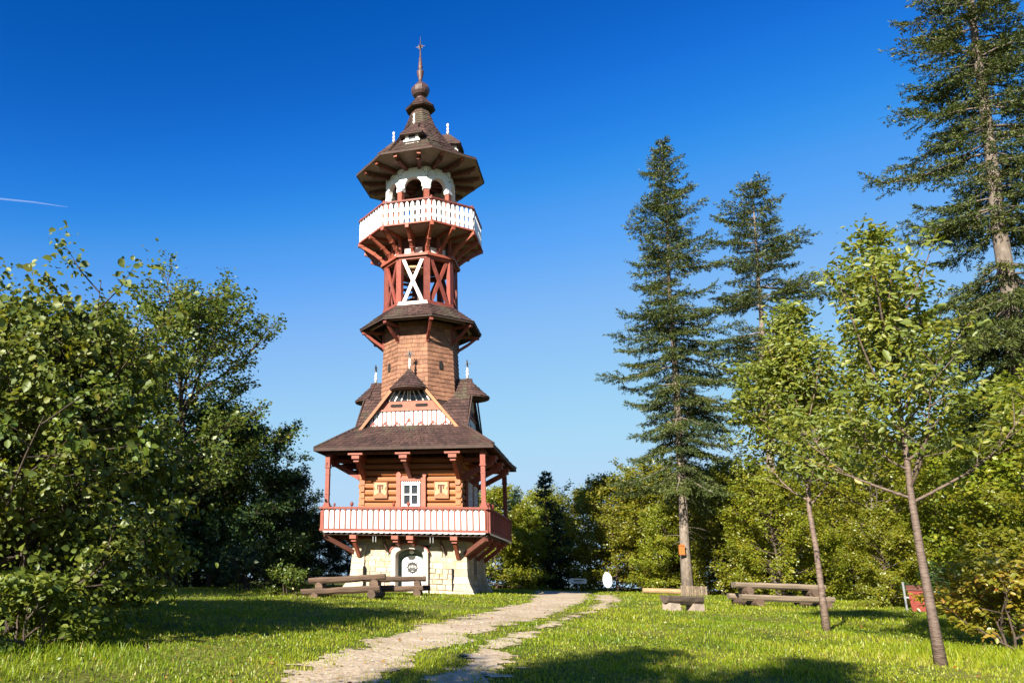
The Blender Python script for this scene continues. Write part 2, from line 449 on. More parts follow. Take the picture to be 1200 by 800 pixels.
# ------------------------------------------------------------------ ground and path
def axis(a, b, fine, far, n):
    mid = np.arange(a, b + 1e-6, fine)
    g = np.geomspace(1, far, n)
    return np.concatenate([a - g[::-1], mid, b + g])
gx = axis(-16, 34, 0.4, 4000, 26); gy = axis(-2, 70, 0.4, 4000, 26)
GX, GY = np.meshgrid(gx, gy)
GZ = terrain(GX, GY)
def grid_mesh(name, GX, GY, GZ, mat, keep=None):
    ny, nx = GX.shape
    V = np.stack([GX, GY, GZ], -1).reshape(-1, 3)
    i = np.arange(ny * nx).reshape(ny, nx)
    F = np.stack([i[:-1, :-1], i[:-1, 1:], i[1:, 1:], i[1:, :-1]], -1).reshape(-1, 4)
    if keep is not None:
        F = F[keep.ravel()]
        used = np.unique(F); mp = np.zeros(len(V), dtype=np.int64); mp[used] = np.arange(len(used))
        V = V[used]; F = mp[F]
    me = bpy.data.meshes.new(name)
    me.from_pydata(V.tolist(), [], F.tolist())
    me.polygons.foreach_set('use_smooth', [True] * len(me.polygons))
    me.materials.append(mat)
    return link(bpy.data.objects.new(name, me))
tag(grid_mesh('ground', GX, GY, GZ, M['ground']), kind='structure')

# wheel tracks: (x, y, half width) of their centre lines
TRACKS = [
    [(-1.2, 5, .38), (0.26, 9.3, .40), (0.48, 10.2, .40), (0.9, 11.5, .40), (1.40, 12.9, .46), (2.0, 14.6, .55), (2.8, 16.5, .62), (3.95, 19.1, .70), (5.5, 22.2, .68), (7.1, 26.3, .7), (9.2, 31.8, .85), (12.0, 40.8, 1.2), (15.4, 52, 1.5), (17, 58, 1.8)],
    [(0.7, 5.5, .24), (1.5, 9.5, .22), (1.9, 10.4, .22), (2.3, 11.7, .18), (2.9, 13.2, .08), (3.7, 15, .05), (4.6, 17, -.02), (6, 20, -.05), (8, 24, .1), (10.4, 30, .2), (13.0, 37, .45), (15.4, 45, .5)],
]
def track_mask(x, y):
    best = np.full(np.shape(x), -9.0)
    for T in TRACKS:
        for (x0, y0, w0), (x1, y1, w1) in zip(T[:-1], T[1:]):
            dx, dy = x1 - x0, y1 - y0
            t = np.clip(((x - x0) * dx + (y - y0) * dy) / (dx * dx + dy * dy), 0, 1)
            d = np.hypot(x - x0 - t * dx, y - y0 - t * dy)
            best = np.maximum(best, (w0 + (w1 - w0) * t) - d)
    return best - 0.20 + 0.80 * (fbm(x * 1.1, y * 0.8, 11, 4) - 0.5) + 0.5 * (fbm(x * 4, y * 4, 23, 3) - 0.5)
def bare(x, y):
    """small worn patches in the lawn."""
    return (fbm(x * 0.45 + 9, y * 0.45, 31, 4) - 0.70) * 3
px_ = np.arange(-2.5, 20, 0.07); py_ = np.arange(5.5, 58, 0.07)
PX, PY = np.meshgrid(px_, py_)
mc = track_mask((PX[:-1, :-1] + 0.035), (PY[:-1, :-1] + 0.035))
PZ = terrain(PX, PY) + 0.006 + 0.02 * (fbm(PX * 3, PY * 3, 5) - 0.3)
tag(grid_mesh('path', PX, PY, PZ, M['path'], keep=mc > -0.30), kind='structure')

# loose stones on the path
sb = MB()
for k in range(170):
    while True:
        y = 8.5 + random.random() ** 1.6 * 26; x = random.uniform(-1, 12)
        if track_mask(np.array([x]), np.array([y]))[0] > -0.08: break
    r = random.uniform(0.010, 0.026) * random.choice((1, 1, 1, 1.7))
    z = tz(x, y) + 0.012
    a = random.random() * 6
    sb.add([(x + r * math.cos(a + i * PI / 2.5) * random.uniform(.7, 1.2), y + r * math.sin(a + i * PI / 2.5) * random.uniform(.7, 1.2), z) for i in range(5)] + [(x, y, z + r * 0.7)],
           [(0, 1, 5), (1, 2, 5), (2, 3, 5), (3, 4, 5), (4, 0, 5)])
tag(sb.build('path_stones', M['mortar']), kind='stuff')

# ------------------------------------------------------------------ grass
def make_grass():
    zones = [(8.0, 11.5, -6, 14, 900, 1.0), (11.5, 15, -7, 17, 620, 1.1), (15, 20, -7, 20, 360, 1.3), (20, 28, -8, 24, 150, 1.7), (28, 40, -7, 33, 62, 2.3), (40, 63, -6, 38, 26, 3.2), (0, 8.0, -6, 8, 90, 1.5)]
    X = []; Y = []; S = []
    for y0, y1, x0, x1, dens, sc in zones:
        n = int((y1 - y0) * (x1 - x0) * dens)
        x = rng.uniform(x0, x1, n); y = rng.uniform(y0, y1, n)
        ok = (x / (y + 2) > -0.5) & (x / (y + 2) < 0.98)
        t = track_mask(x, y)
        p = np.clip(0.42 - t * 1.05, 0.015, 1) ** 1.5
        p *= np.clip(1 - bare(x, y) * 1.5, 0.25, 1)
        p *= 0.45 + 0.55 * np.clip(fbm(x * 1.3, y * 1.3, 41) * 2 - 0.35, 0, 1)
        ok &= rng.random(n) < p
        X.append(x[ok]); Y.append(y[ok]); S.append(np.full(ok.sum(), sc))
    x = np.concatenate(X); y = np.concatenate(Y); sc = np.concatenate(S)
    n = len(x)
    t = track_mask(x, y)
    tall = fbm(x * 0.8, y * 0.8, 51)
    h = (0.026 + 0.085 * tall ** 2) * rng.uniform(0.6, 1.5, n) * (0.72 + 0.28 * sc)
    h *= np.clip(0.65 - t * 0.5, 0.35, 1.0)
    edge = np.exp(-((x - 10.8) ** 2 / 5.0 + (y - 12.8) ** 2 / 6)) + 1.2 * np.exp(-((x + 3.6) ** 2 / 3 + (y - 10.6) ** 2 / 3)) + 0.8 * np.exp(-((x - 14.5) ** 2 / 4 + (y - 18) ** 2 / 12))
    h *= 1 + 1.5 * edge * rng.random(n)
    wd = 0.0055 * sc * rng.uniform(0.7, 1.4, n)
    a = rng.uniform(0, 2 * PI, n); lean = rng.uniform(0.1, 0.9, n) * h
    z = terrain(x, y) - 0.01
    cx, sx = np.cos(a), np.sin(a)
    b = a + rng.uniform(-0.9, 0.9, n) + PI / 2
    lx, ly = np.cos(b) * lean, np.sin(b) * lean
    V = np.empty((n, 5, 3))
    V[:, 0] = np.stack([x - cx * wd, y - sx * wd, z], -1)
    V[:, 1] = np.stack([x + cx * wd, y + sx * wd, z], -1)
    V[:, 2] = np.stack([x + cx * wd * .8 + lx * .35, y + sx * wd * .8 + ly * .35, z + h * .6], -1)
    V[:, 3] = np.stack([x - cx * wd * .8 + lx * .35, y - sx * wd * .8 + ly * .35, z + h * .6], -1)
    V[:, 4] = np.stack([x + lx, y + ly, z + h], -1)
    dry = fbm(x * 0.5 + 3, y * 0.5, 61, 4)
    tint = np.clip(0.22 + rng.random(n) * 0.5 + (dry - 0.5) * 0.9 + np.clip(t + 0.5, 0, 1) * 0.35, 0, 0.93)
    tint = np.where(rng.random(n) < 0.03 + 0.25 * np.clip(t + 0.35, 0, 1), 1.0, tint)
    o = None
    # two face sizes: build as quads with a degenerate-free tip triangle -> three triangles
    o = np_mesh('grass', V, [(0, 1, 2), (0, 2, 3), (3, 2, 4)], M['grass'], None, tint)
    tag(o, kind='stuff')
    return n
NG = make_grass()

def make_weeds():
    """broad-leaved low plants among the grass."""
    n = 9000
    y = 8.3 + rng.random(n) ** 1.7 * 22; x = rng.uniform(-6, 15, n)
    clump = fbm(x * 1.1 + 50, y * 1.1, 71, 3)
    ok = (clump > 0.56) & (track_mask(x, y) < -0.25) & (x / (y + 2) > -0.5)
    x = x[ok]; y = y[ok]; n = len(x)
    L = rng.uniform(0.03, 0.07, n); a = rng.uniform(0, 2 * PI, n); z = terrain(x, y) + rng.uniform(0.02, 0.11, n)
    d = np.stack([np.cos(a), np.sin(a), rng.uniform(-.2, .7, n)], -1); d /= np.linalg.norm(d, axis=1)[:, None]
    o = leaf_patch('weeds', np.stack([x, y, z], -1), d, None, L, 0.5, M['weed'], None, rng.random(n))
    tag(o, kind='stuff')

# ------------------------------------------------------------------ leaves and trees
def leaf_verts(P, D, Nn, L, wr, near, fold=0.12):
    n = len(P)
    if Nn is None:
        Nn = np.tile(np.array([0, 0, 1.0]), (n, 1)) + rng.normal(0, 0.45, (n, 3))
    S = np.cross(D, Nn); S /= np.linalg.norm(S, axis=1)[:, None] + 1e-9
    U = np.cross(S, D)
    L = np.asarray(L)[:, None] if np.ndim(L) else L
    W = L * wr
    if near:
        V = np.empty((n, 6, 3))
        V[:, 0] = P
        V[:, 1] = P + D * L * .32 + S * W * .46 + U * W * fold
        V[:, 2] = P + D * L * .70 + S * W * .40 + U * W * fold
        V[:, 3] = P + D * L - U * W * .15
        V[:, 4] = P + D * L * .70 - S * W * .40 + U * W * fold
        V[:, 5] = P + D * L * .32 - S * W * .46 + U * W * fold
        return V, [(0, 1, 2, 3), (0, 3, 4, 5)]
    V = np.empty((n, 4, 3))
    V[:, 0] = P
    V[:, 1] = P + D * L * .48 + S * W * .5 + U * W * fold
    V[:, 2] = P + D * L
    V[:, 3] = P + D * L * .48 - S * W * .5 + U * W * fold
    return V, [(0, 1, 2, 3)]

def leaf_patch(name, P, D, Nn, L, wr, mat, parent, tint, near=False):
    V, F = leaf_verts(P, D, Nn, L, wr, near)
    return np_mesh(name, V, F, mat, parent, tint)

make_weeds()
def fallen_leaves():
    n = 5200
    y = 8.3 + rng.random(n) ** 1.5 * 26; x = rng.uniform(-6, 19, n)
    ok = (x / (y + 2) > -0.5) & (rng.random(n) < 0.25 + 0.75 * (fbm(x * .3, y * .3, 91) > .52)); x = x[ok]; y = y[ok]; n = len(x)
    a = rng.uniform(0, 2 * PI, n)
    d = np.stack([np.cos(a), np.sin(a), rng.uniform(-.15, .3, n)], -1)
    P = np.stack([x, y, terrain(x, y) + rng.uniform(0.015, 0.05, n)], -1)
    tag(leaf_patch('fallen_leaves', P, d, None, rng.uniform(.035, .075, n), .6, M['leaf_yellow'], None, rng.uniform(.45, 1, n)), kind='stuff')
fallen_leaves()

def unit(v): return v / (np.linalg.norm(v, axis=-1, keepdims=True) + 1e-9)

def shoots(g, n, z0, z1, spread, top, rnd=random):
    """upright leading shoots at the top of a young crown."""
    for k in range(n):
        a = k * 2.4 + rnd.random(); r0 = spread * rnd.random() * .5; r1 = spread * (0.35 + .65 * rnd.random())
        zs = rnd.uniform(z0, z1); ze = min(top, zs + rnd.uniform(.9, 1.7)) * rnd.uniform(.95, 1.0)
        pts = [Vector((math.cos(a) * (r0 + (r1 - r0) * t ** .8), math.sin(a) * (r0 + (r1 - r0) * t ** .8), zs + (ze - zs) * t)) for t in (0, .35, .7, 1)]
        g.mb.tube(pts, [.02, .014, .009, .003], 4, cap=False)
        for q in range(14):
            t = (q + rnd.random()) / 14 * 2.999; i = int(t); p = pts[i].lerp(pts[i + 1], t - i)
            g.twig(p, p + Vector((rnd.gauss(0, .14), rnd.gauss(0, .14), rnd.uniform(0, .16))))

class Grow:
    """collects trunk tubes and twig segments."""
    def __init__(s): s.mb = MB(); s.tw = []
    def twig(s, p, q): s.tw.append((*p, *q))

def deciduous(g, H, r0, crown0, env, nlimb, elev=(35, 60), sub=8, twigs=5, lean=(0, 0), twig_len=0.5, multi=1, rnd=random, limb_r=0.35, up=0.25, wobble=0.010, topr=(.96, 1.04)):
    """env(t) -> crown radius at height fraction t."""
    for s in range(multi):
        a0 = 2 * PI * s / multi + 0.5
        off = Vector((math.cos(a0), math.sin(a0), 0)) * (0.25 if multi > 1 else 0)
        spread = 0.22 * H if multi > 1 else 0
        pts = []; rad = []
        n = 9
        for i in range(n):
            t = i / (n - 1)
            wob = Vector((rnd.gauss(0, 1), rnd.gauss(0, 1), 0)) * wobble * H * (0 if i == 0 else 1)
            pts.append(Vector((lean[0] * t ** 1.3, lean[1] * t ** 1.3, t * H * 0.95)) + off * (1 + t * spread / 0.25 * 0.6) + wob)
            rad.append(r0 / multi ** 0.5 * (1 - t * 0.93) * (1.25 if i == 0 else 1))
        g.mb.tube(pts, rad, 8)
        def on_trunk(z):
            f = min(max(z / (H * 0.95), 0), 0.999) * (n - 1); i = int(f); return pts[i].lerp(pts[i + 1], f - i), rad[i] * (1 - f + i) + rad[i + 1] * (f - i)
        nl = nlimb // multi
        for k in range(nl):
            t = (k + rnd.random() * 0.8) / nl
            zf = crown0 + (0.97 - crown0) * t
            p, pr = on_trunk(zf * H)
            az = k * 2.39996 + s * 1.3 + rnd.gauss(0, 0.25)
            el = R(elev[0] + (elev[1] - elev[0]) * t + rnd.gauss(0, 8))
            er = max(env(min(zf + 0.12, 1.0)), 0.15) * rnd.uniform(0.72, 1.18)
            ln = max(er / max(math.cos(el), 0.35), 0.3)
            ln = max(min(ln, (H * rnd.uniform(*topr) - p.z) / max(math.sin(el) + up * .22, .15)), .25)
            d = Vector((math.cos(az) * math.cos(el), math.sin(az) * math.cos(el), math.sin(el)))
            lp = [p]; nn = 5
            cur = p.copy(); dd = d.copy()
            for i in range(nn):
                dd = (dd + Vector((rnd.gauss(0, .12), rnd.gauss(0, .12), up * 0.3 + rnd.gauss(0, .08)))).normalized()
                cur = cur + dd * ln / nn; lp.append(cur.copy())
            lr = min(pr * 0.75, r0 * limb_r * (1 - 0.6 * t)) + 0.006
            g.mb.tube(lp, [lr * (1 - 0.85 * i / nn) for i in range(nn + 1)], 5, cap=False)
            m = max(2, int(sub * min(0.2 + 0.85 * ln / max(env(0.45), 0.3), 1.4)))
            for j in range(m):
                f = (0.22 + 0.78 * (j + rnd.random() * .6) / m) * nn
                i = min(int(f), nn - 1)
                q = lp[i].lerp(lp[i + 1], min(f - i, 1))
                ax = (lp[i + 1] - lp[i]).normalized()
                side = ax.cross(Vector((0, 0, 1)))
                if side.length < 1e-3: side = Vector((1, 0, 0))
                side.normalize()
                sd = (ax * 0.7 + side * (1 if j % 2 else -1) * rnd.uniform(0.5, 1.1) + Vector((0, 0, rnd.uniform(-.35, .5)))).normalized()
                sl = ln * 0.42 * (1.15 - 0.6 * f / nn) * rnd.uniform(0.7, 1.3)
                mid = q + sd * sl * .5
                sd2 = (sd + Vector((rnd.gauss(0, .2), rnd.gauss(0, .2), rnd.gauss(0.05, .15)))).normalized()
                e = mid + sd2 * sl * .5
                g.mb.tube([q, mid, e], [lr * .35 + .003, lr * .22 + .003, .003], 3, cap=False)
                for w_ in range(twigs):
                    ff = 0.15 + 0.85 * (w_ + rnd.random()) / twigs
                    b = q.lerp(mid, ff * 2) if ff < .5 else mid.lerp(e, ff * 2 - 1)
                    td = (sd + Vector((rnd.gauss(0, .7), rnd.gauss(0, .7), rnd.gauss(0.0, .4)))).normalized()
                    tl = twig_len * rnd.uniform(0.6, 1.3)
                    g.twig(b, b + td * tl)
                g.twig(mid, e + sd2 * twig_len * .6)

def twig_leaves(g, per, L, flat=0.6, droop=0.2, jit=0.05, out=0.5, lsd=0.25, face=0.75):
    T = np.array(g.tw); n = len(T)
    A = np.repeat(T[:, :3], per, 0); B = np.repeat(T[:, 3:], per, 0)
    t = rng.uniform(0.05, 1.0, n * per)[:, None]
    P = A + (B - A) * t + rng.normal(0, jit, (n * per, 3))
    ax = unit(B - A)
    D = unit(ax * out + rng.normal(0, 0.6, (n * per, 3)) * np.array([1, 1, .55]) + np.array([0, 0, -droop]))
    rad = P.copy(); rad[:, 2] = 0; rad = unit(rad)
    Nn = unit(np.array([0, 0, 1.0]) * flat + rad * face + rng.normal(0, 0.42, (n * per, 3)))   # leaves turn outward, to the light
    tint = np.clip(np.repeat(rng.random(n), per) * 0.45 + rng.random(n * per) * 0.55, 0, 1)
    return P, D, Nn, L * np.exp(rng.normal(0, lsd, n * per)), tint

def conifer(g, H, r0, crown0, lmax, whorl=0.5, nb=6, power=0.85, droop=0.25, spray=0.42, lean=(0, 0), irregular=0.3, gaps=(), side=None, dens=1.0, asym=None, nl=1.0, rep=2):
    """fills trunk tubes, returns needle clump arrays."""
    rnd = random
    pts = []; rad = []
    n = 12
    for i in range(n):
        t = i / (n - 1)
        pts.append(Vector((lean[0] * t, lean[1] * t, t * H)) + Vector((rnd.gauss(0, .03), rnd.gauss(0, .03), 0)) * (0 if i == 0 else 1))
        rad.append(max(r0 * (1 - t) ** 0.8, 0.02) * (1.3 if i == 0 else 1))
    g.mb.tube(pts, rad, 9)
    P = []; D = []; L = []; TI = []
    for q in range(26):
        zz = crown0 * H * rnd.uniform(.45, 1.25); f = zz / H * (n - 1); i = int(f); pp = pts[i].lerp(pts[i + 1], f - i)
        az = rnd.random() * 6.28; o = Vector((math.cos(az), math.sin(az), rnd.uniform(-.35, .1))); ln = rnd.uniform(.4, 1.6) * min(1, H / 20)
        g.mb.tube([pp, pp + o * ln * .6, pp + o * ln + Vector((0, 0, -.1 * ln))], [.022, .014, .005], 3, cap=False)
    z = crown0 * H
    while z < H * 0.995:
        t = (z - crown0 * H) / (H * (1 - crown0))
        skip = any(a < z < b for a, b in gaps)
        base = lmax * max(1 - t, 0.0) ** power * (0.75 + 0.25 * min(1, t * 5)) + 0.12
        if not skip:
            a0 = rnd.random() * 6.28
            for k in range(nb):
                if rnd.random() < 0.12: continue
                az = a0 + 2 * PI * k / nb + rnd.gauss(0, .22)
                ln = base * max(0.3, rnd.gauss(0.92, irregular))
                if asym: ln *= asym(az, z)
                if ln < 0.1: continue
                f = z / H * (n - 1); i = min(int(f), n - 2)
                p = pts[i].lerp(pts[i + 1], f - i)
                e0 = R(30 - 48 * (1 - t) * (0.6 + droop) + rnd.gauss(0, 7))
                o = Vector((math.cos(az), math.sin(az), 0))
                lp = [p]; nn = 6; cur = p.copy()
                for q in range(nn):
                    s = (q + .5) / nn
                    el = e0 - droop * 0.9 * math.sin(s * PI) * 0.6 + 0.55 * droop * (s ** 2) * 1.6
                    cur = cur + (o * math.cos(el) + Vector((0, 0, math.sin(el)))) * ln / nn; lp.append(cur.copy())
                g.mb.tube(lp, [max(0.012 + 0.012 * ln * (1 - q / nn), .008) for q in range(nn + 1)], 4, cap=False)
                br_t = rnd.random()
                ns = max(3, int(ln / 0.26 * dens))
                for q in range(ns):
                    s = (0.16 if ln > 1.2 else 0.02) + (1 - 0.16) * (q + rnd.random() * .7) / ns
                    s = min(s, 0.999)
                    ff = s * nn; i2 = min(int(ff), nn - 1)
                    c = lp[i2].lerp(lp[i2 + 1], ff - i2)
                    axd = (lp[i2 + 1] - lp[i2]).normalized()
                    sdv = axd.cross(Vector((0, 0, 1))).normalized()
                    for sg in (-1, 1):
                        sl = min(spray * ln * (1.1 - 0.75 * s), 0.9) * rnd.uniform(0.6, 1.25) + 0.12
                        sdir = (axd * 0.75 + sdv * sg * rnd.uniform(.55, 1.0) + Vector((0, 0, rnd.gauss(-0.12, .18)))).normalized()
                        m = max(2, int(sl / 0.11))
                        for u in range(m):
                            pp = c + sdir * sl * (u + rnd.random()) / m
                            P.append(pp); D.append(sdir); L.append(0.20 + 0.14 * rnd.random()); TI.append(br_t)
        z += whorl * rnd.uniform(0.7, 1.3)
    P = np.array([tuple(p) for p in P]); D = np.array([tuple(d) for d in D]); L = np.array(L); TI = np.array(TI)
    P = np.repeat(P, rep, 0); D = np.repeat(D, rep, 0); L = np.repeat(L, rep); TI = np.repeat(TI, rep)
    N = len(P)
    P = P + rng.normal(0, 0.035, (N, 3))
    D = unit(D + rng.normal(0, 0.55, (N, 3)))
    Nn = unit(np.array([0, 0, 1.0]) + rng.normal(0, 0.7, (N, 3)))
    tint = np.clip(TI * 0.4 + rng.random(N) * 0.6, 0, 1)
    return P, D, Nn, nl * L * rng.uniform(.8, 1.3, N), tint

def finish_tree(name, g, leaves, leafmat, bark, loc, label, cat, wr=0.55, near=False, group=None, rz=0.0, crown='crown'):
    root = empty(name, loc, rz, label, cat, group)
    g.mb.build('trunk', bark, root, smooth=True)
    P, D, Nn, L, tint = leaves
    leaf_patch(crown, P, D, Nn, L, wr, leafmat, root, tint, near)
    return root

def at_ground(x, y, dz=-0.05): return (x, y, tz(x, y) + dz)

# ================================================================== the lookout tower
TX, TY, TZ, TR = 5.65, 44.563, 0.95, -0.3511
tower = empty('lookout_tower', (TX, TY, TZ), TR, 'tall carved wooden lookout tower with red and white galleries on a stone base', 'tower')
AP = math.cos(PI / 8)      # apothem / radius of an octagon
Q = PI / 2

def part(mb, name, mat, parent=tower, **k): return mb.build(name, mat, parent, **k)
def stuff(o): o['kind'] = 'stuff'; return o

def shingle_tiles(mb, A, B, C, D, rows, tw, lift=0.035, jit=0.25, over=1.3):
    A, B, C, D = map(Vector, (A, B, C, D))
    nrm = (B - A).cross(D - A)
    if nrm.length < 1e-6: nrm = (C - B).cross(D - A)
    nrm.normalize()
    for i in range(rows):
        v0 = i / rows; v1 = min((i + over) / rows, 1.0)
        l0, r0 = A.lerp(D, v0), B.lerp(C, v0); l1, r1 = A.lerp(D, v1), B.lerp(C, v1)
        wl = (r0 - l0).length
        m = max(1, int(round(wl / tw)))
        cuts = [0.0] + sorted((k + random.uniform(-.5, .5) * jit + (0.5 if i % 2 else 0)) / m for k in range(1 if not i % 2 else 0, m)) + [1.0]
        for a, b in zip(cuts[:-1], cuts[1:]):
            if b - a < 0.002: continue
            g = min(0.008 / max(wl, .05), (b - a) * .2)
            lf = lift * random.uniform(0.75, 1.3)
            dv = (l1 - l0) * random.uniform(-.05, .03)
            p0 = l0.lerp(r0, a + g) + dv; p1 = l0.lerp(r0, b - g) + dv
            p2 = l1.lerp(r1, b - g) + nrm * 0.004; p3 = l1.lerp(r1, a + g) + nrm * 0.004
            q0 = p0 + nrm * lf; q1 = p1 + nrm * lf
            mb.add([p0, p1, p2, p3, q0, q1], [(4, 5, 2, 3), (0, 1, 5, 4), (0, 4, 3), (1, 2, 5)])

def octv(r, z, k):
    a = -PI / 2 - PI / 8 + k * PI / 4
    return Vector((r * math.cos(a), r * math.sin(a), z))
def oct_ring(mb, r0, z0, r1, z1, both=True):
    """closed slab ring between two octagons."""
    v = [octv(r0, z0, k) for k in range(8)] + [octv(r1, z1, k) for k in range(8)]
    mb.add(v, [(k, (k + 1) % 8, 8 + (k + 1) % 8, 8 + k) for k in range(8)])
def oct_solid(mb, prof):
    n = len(prof)
    v = [octv(r, z, k) for r, z in prof for k in range(8)]
    f = []
    for i in range(n - 1):
        f += [(i * 8 + k, i * 8 + (k + 1) % 8, (i + 1) * 8 + (k + 1) % 8, (i + 1) * 8 + k) for k in range(8)]
    f.append(tuple(reversed(range(8)))); f.append(tuple((n - 1) * 8 + k for k in range(8)))
    mb.add(v, f)

# ---- stone base
DC = 0.10   # the door sits a touch right of the axis
b = MB()
b.box((0, 0, 1.15), (4.5, 4.5, 2.9))
b.box((-1.86, -2.5, 1.15), (1.88, .62, 2.9)); b.box((1.98, -2.5, 1.15), (1.68, .62, 2.9))
b.box((DC, -2.5, 2.46), (2.1, .618, .28))
b.box((2.5, .33, 1.15), (.62, 4.9, 2.9)); b.box((-2.5, .33, 1.15), (.62, 4.9, 2.9)); b.box((0, 2.5, 1.15), (4.4, .62, 2.896))
base = part(b, 'stone_base', M['mortar'])

def stone_mesh():
    me = []
    for k in range(6):
        mb = MB()
        j = lambda s: random.uniform(-s, s)
        vs = []
        for z in (-.5, .5):
            for x in (-.5, .5): vs.append((x + j(.03), 0.12, z + j(.03)))
        for z in (-.5, .5):
            for x in (-.5, .5): vs.append((x * .96 + j(.03), j(.008), z * .95 + j(.04)))
        for z in (-.5, .5):
            for x in (-.5, .5): vs.append((x * .88 + j(.04), -.018 + j(.010), z * .85 + j(.05)))
        f = []
        for a in (0, 4):
            f += [(a, a + 1, a + 5, a + 4), (a + 1, a + 3, a + 7, a + 5), (a + 3, a + 2, a + 6, a + 7), (a + 2, a, a + 4, a + 6)]
        f.append((8, 9, 11, 10))
        mb.add(vs, f)
        o = mb.build('stone', M['stone'])
        me.append(o.data); bpy.data.objects.remove(o)
    return me
STONES = stone_mesh()
def lay_stones(side):
    """side: angle about the tower axis, 0 = front."""
    cs, sn = math.cos(side), math.sin(side)
    z = -0.12; row = 0
    while z < 2.5:
        h = random.uniform(.20, .31)
        if z + h > 2.45: h = 2.56 - z
        x = -2.36
        while x < 2.36:
            wd = random.uniform(.27, .60) if side >= 0 else random.uniform(.5, .9)
            if x + wd > 2.1: wd = 2.38 - x
            segs = [(x, x + wd)]
            if abs(side) < .01 and z < 2.3:
                d0, d1 = DC - .93, DC + .93
                segs = [(a, c) for a, c in ((x, min(x + wd, d0)), (max(x, d1), x + wd)) if c - a > .09]
            elif abs(side - Q) < .01 and z + h > .95 and z < 2.05:
                segs = [(a, c) for a, c in ((x, min(x + wd, -.32)), (max(x, .62), x + wd)) if c - a > .09]
            for a, c in segs:
                o = bpy.data.objects.new('stone', random.choice(STONES))
                link(o, base)
                u = (a + c) / 2; v = -2.785 - 0.09 * max(0, 1 - (z + h / 2) / 2.5) - random.uniform(0, .02)
                o.location = (u * cs - v * sn, u * sn + v * cs, z + h / 2)
                o.rotation_euler = (0, 0, side)
                o.scale = (c - a - .008, 1.0, h - .008)
            x += wd
        z += h; row += 1
for s in (0, Q, -Q): lay_stones(s)
# splayed corner buttresses built of squared blocks
def flare(z): return 2.93 + 0.10 * max(0, (2.0 - z) / 2.0) + 0.36 * max(0, 1 - z / 0.85) ** 1.4
for sx in (-1, 1):
    for sy in (-1, 1):
        z = -.2; k = 0
        while z < 2.25:
            h = random.uniform(.27, .36)
            mb = MB()
            o0, o1 = flare(z) + random.uniform(0, .025), flare(z + h) + random.uniform(0, .015)
            inn = 2.30 + random.uniform(-.06, .06)
            e = .008
            vs = [(sx * inn, sy * inn, z + e), (sx * o0, sy * inn, z + e), (sx * o0, sy * o0, z + e), (sx * inn, sy * o0, z + e),
                  (sx * inn, sy * inn, z + h - e), (sx * o1, sy * inn, z + h - e), (sx * o1, sy * o1, z + h - e), (sx * inn, sy * o1, z + h - e)]
            mb.add(vs, [(0, 1, 2, 3), (7, 6, 5, 4), (0, 4, 5, 1), (1, 5, 6, 2), (2, 6, 7, 3), (3, 7, 4, 0)])
            mb.build('corner_stone', M['stone'], base)
            z += h; k += 1
        if sy < 0:
            mb = MB(); mb.box((sx * 2.27, -3.02, .66), (.07, .22, 1.1)); mb.build('dark_slit', M['dark_void'], base)

def arch_pts(cx, hw, z0, zs, rise, n=12):
    return [(cx + hw, z0)] + [(cx + hw * math.cos(t * PI / n), zs + rise * math.sin(t * PI / n)) for t in range(n + 1)] + [(cx - hw, z0)]
b = MB()
o_ = arch_pts(DC, .95, -.15, 1.98, .36); i_ = arch_pts(DC, .71, -.15, 1.78, .34)
b.prism(o_ + i_[::-1], -3.10, -2.30)
arch = part(b, 'door_arch', M['jamb'])
b = MB(); o2 = arch_pts(DC, 1.0, 1.93, 1.98, .42); i2 = arch_pts(DC, .952, 1.93, 1.98, .362)
b.prism(o2 + i2[::-1], -3.16, -2.95); b.build('arch_moulding', M['pink'], arch)
b = MB(); b.prism(arch_pts(DC, .715, -.15, 1.78, .345), -2.34, -2.27)
door = part(b, 'entrance_door', M['green_paint'])
b = MB(); o_ = arch_pts(DC + .02, .60, .0, 1.58, .30); b.prism(o_, -2.42, -2.345); b.build('door_frame', M['dark_green'], door)
b = MB(); b.prism(arch_pts(DC + .02, .54, .02, 1.52, .28), -2.46, -2.425); leaf_ = b.build('door_leaf', M['white'], door)
b = MB()
ec = (DC + .02, 1.22)
ring = [(ec[0] + .23 * math.cos(t), ec[1] + .23 * math.sin(t)) for t in np.linspace(0, 2 * PI, 21)]
for (x0, z0), (x1, z1) in zip(ring[:-1], ring[1:]): b.bar((x0, -2.475, z0), (x1, -2.475, z1), .04, .085)
for k in range(16):
    t = k * PI / 8; r1 = .33 if k % 2 == 0 else .28
    b.bar((ec[0] + .22 * math.cos(t), -2.475, ec[1] + .22 * math.sin(t)), (ec[0] + r1 * math.cos(t), -2.475, ec[1] + r1 * math.sin(t)), .03, .075, h2=.03)
for dx in (-.10, -.03, .05, .12): b.bar((ec[0] + dx, -2.475, ec[1] - .04), (ec[0] + dx, -2.475, ec[1] + .15), .03, .05)
for dz in (-.12, -.05, .16): b.bar((ec[0] - .17, -2.477, ec[1] + dz), (ec[0] + .17, -2.477, ec[1] + dz), .03, .05)
b.build('iron_emblem', M['iron'], door)
b = MB(); b.lathe([(.03, 0), (.11, .03), (.13, .10), (.06, .2), (.02, .22)], 10, (DC, -2.55, 1.88)); b.build('door_lamp', M['white'], door)
b = MB(); b.box((2.83, .15, 1.5), (.06, .9, 1.06)); wn = part(b, 'base_window', M['dark_void'])
b = MB()
for y in (-.29, .59): b.box((2.865, y, 1.5), (.05, .07, 1.1))
b.box((2.88, .15, 2.06), (.09, .95, .1)); b.box((2.92, .15, .93), (.18, 1.0, .08)); b.box((2.87, .15, 1.5), (.03, .05, 1.04))
b.build('window_frame', M['jamb'], wn)
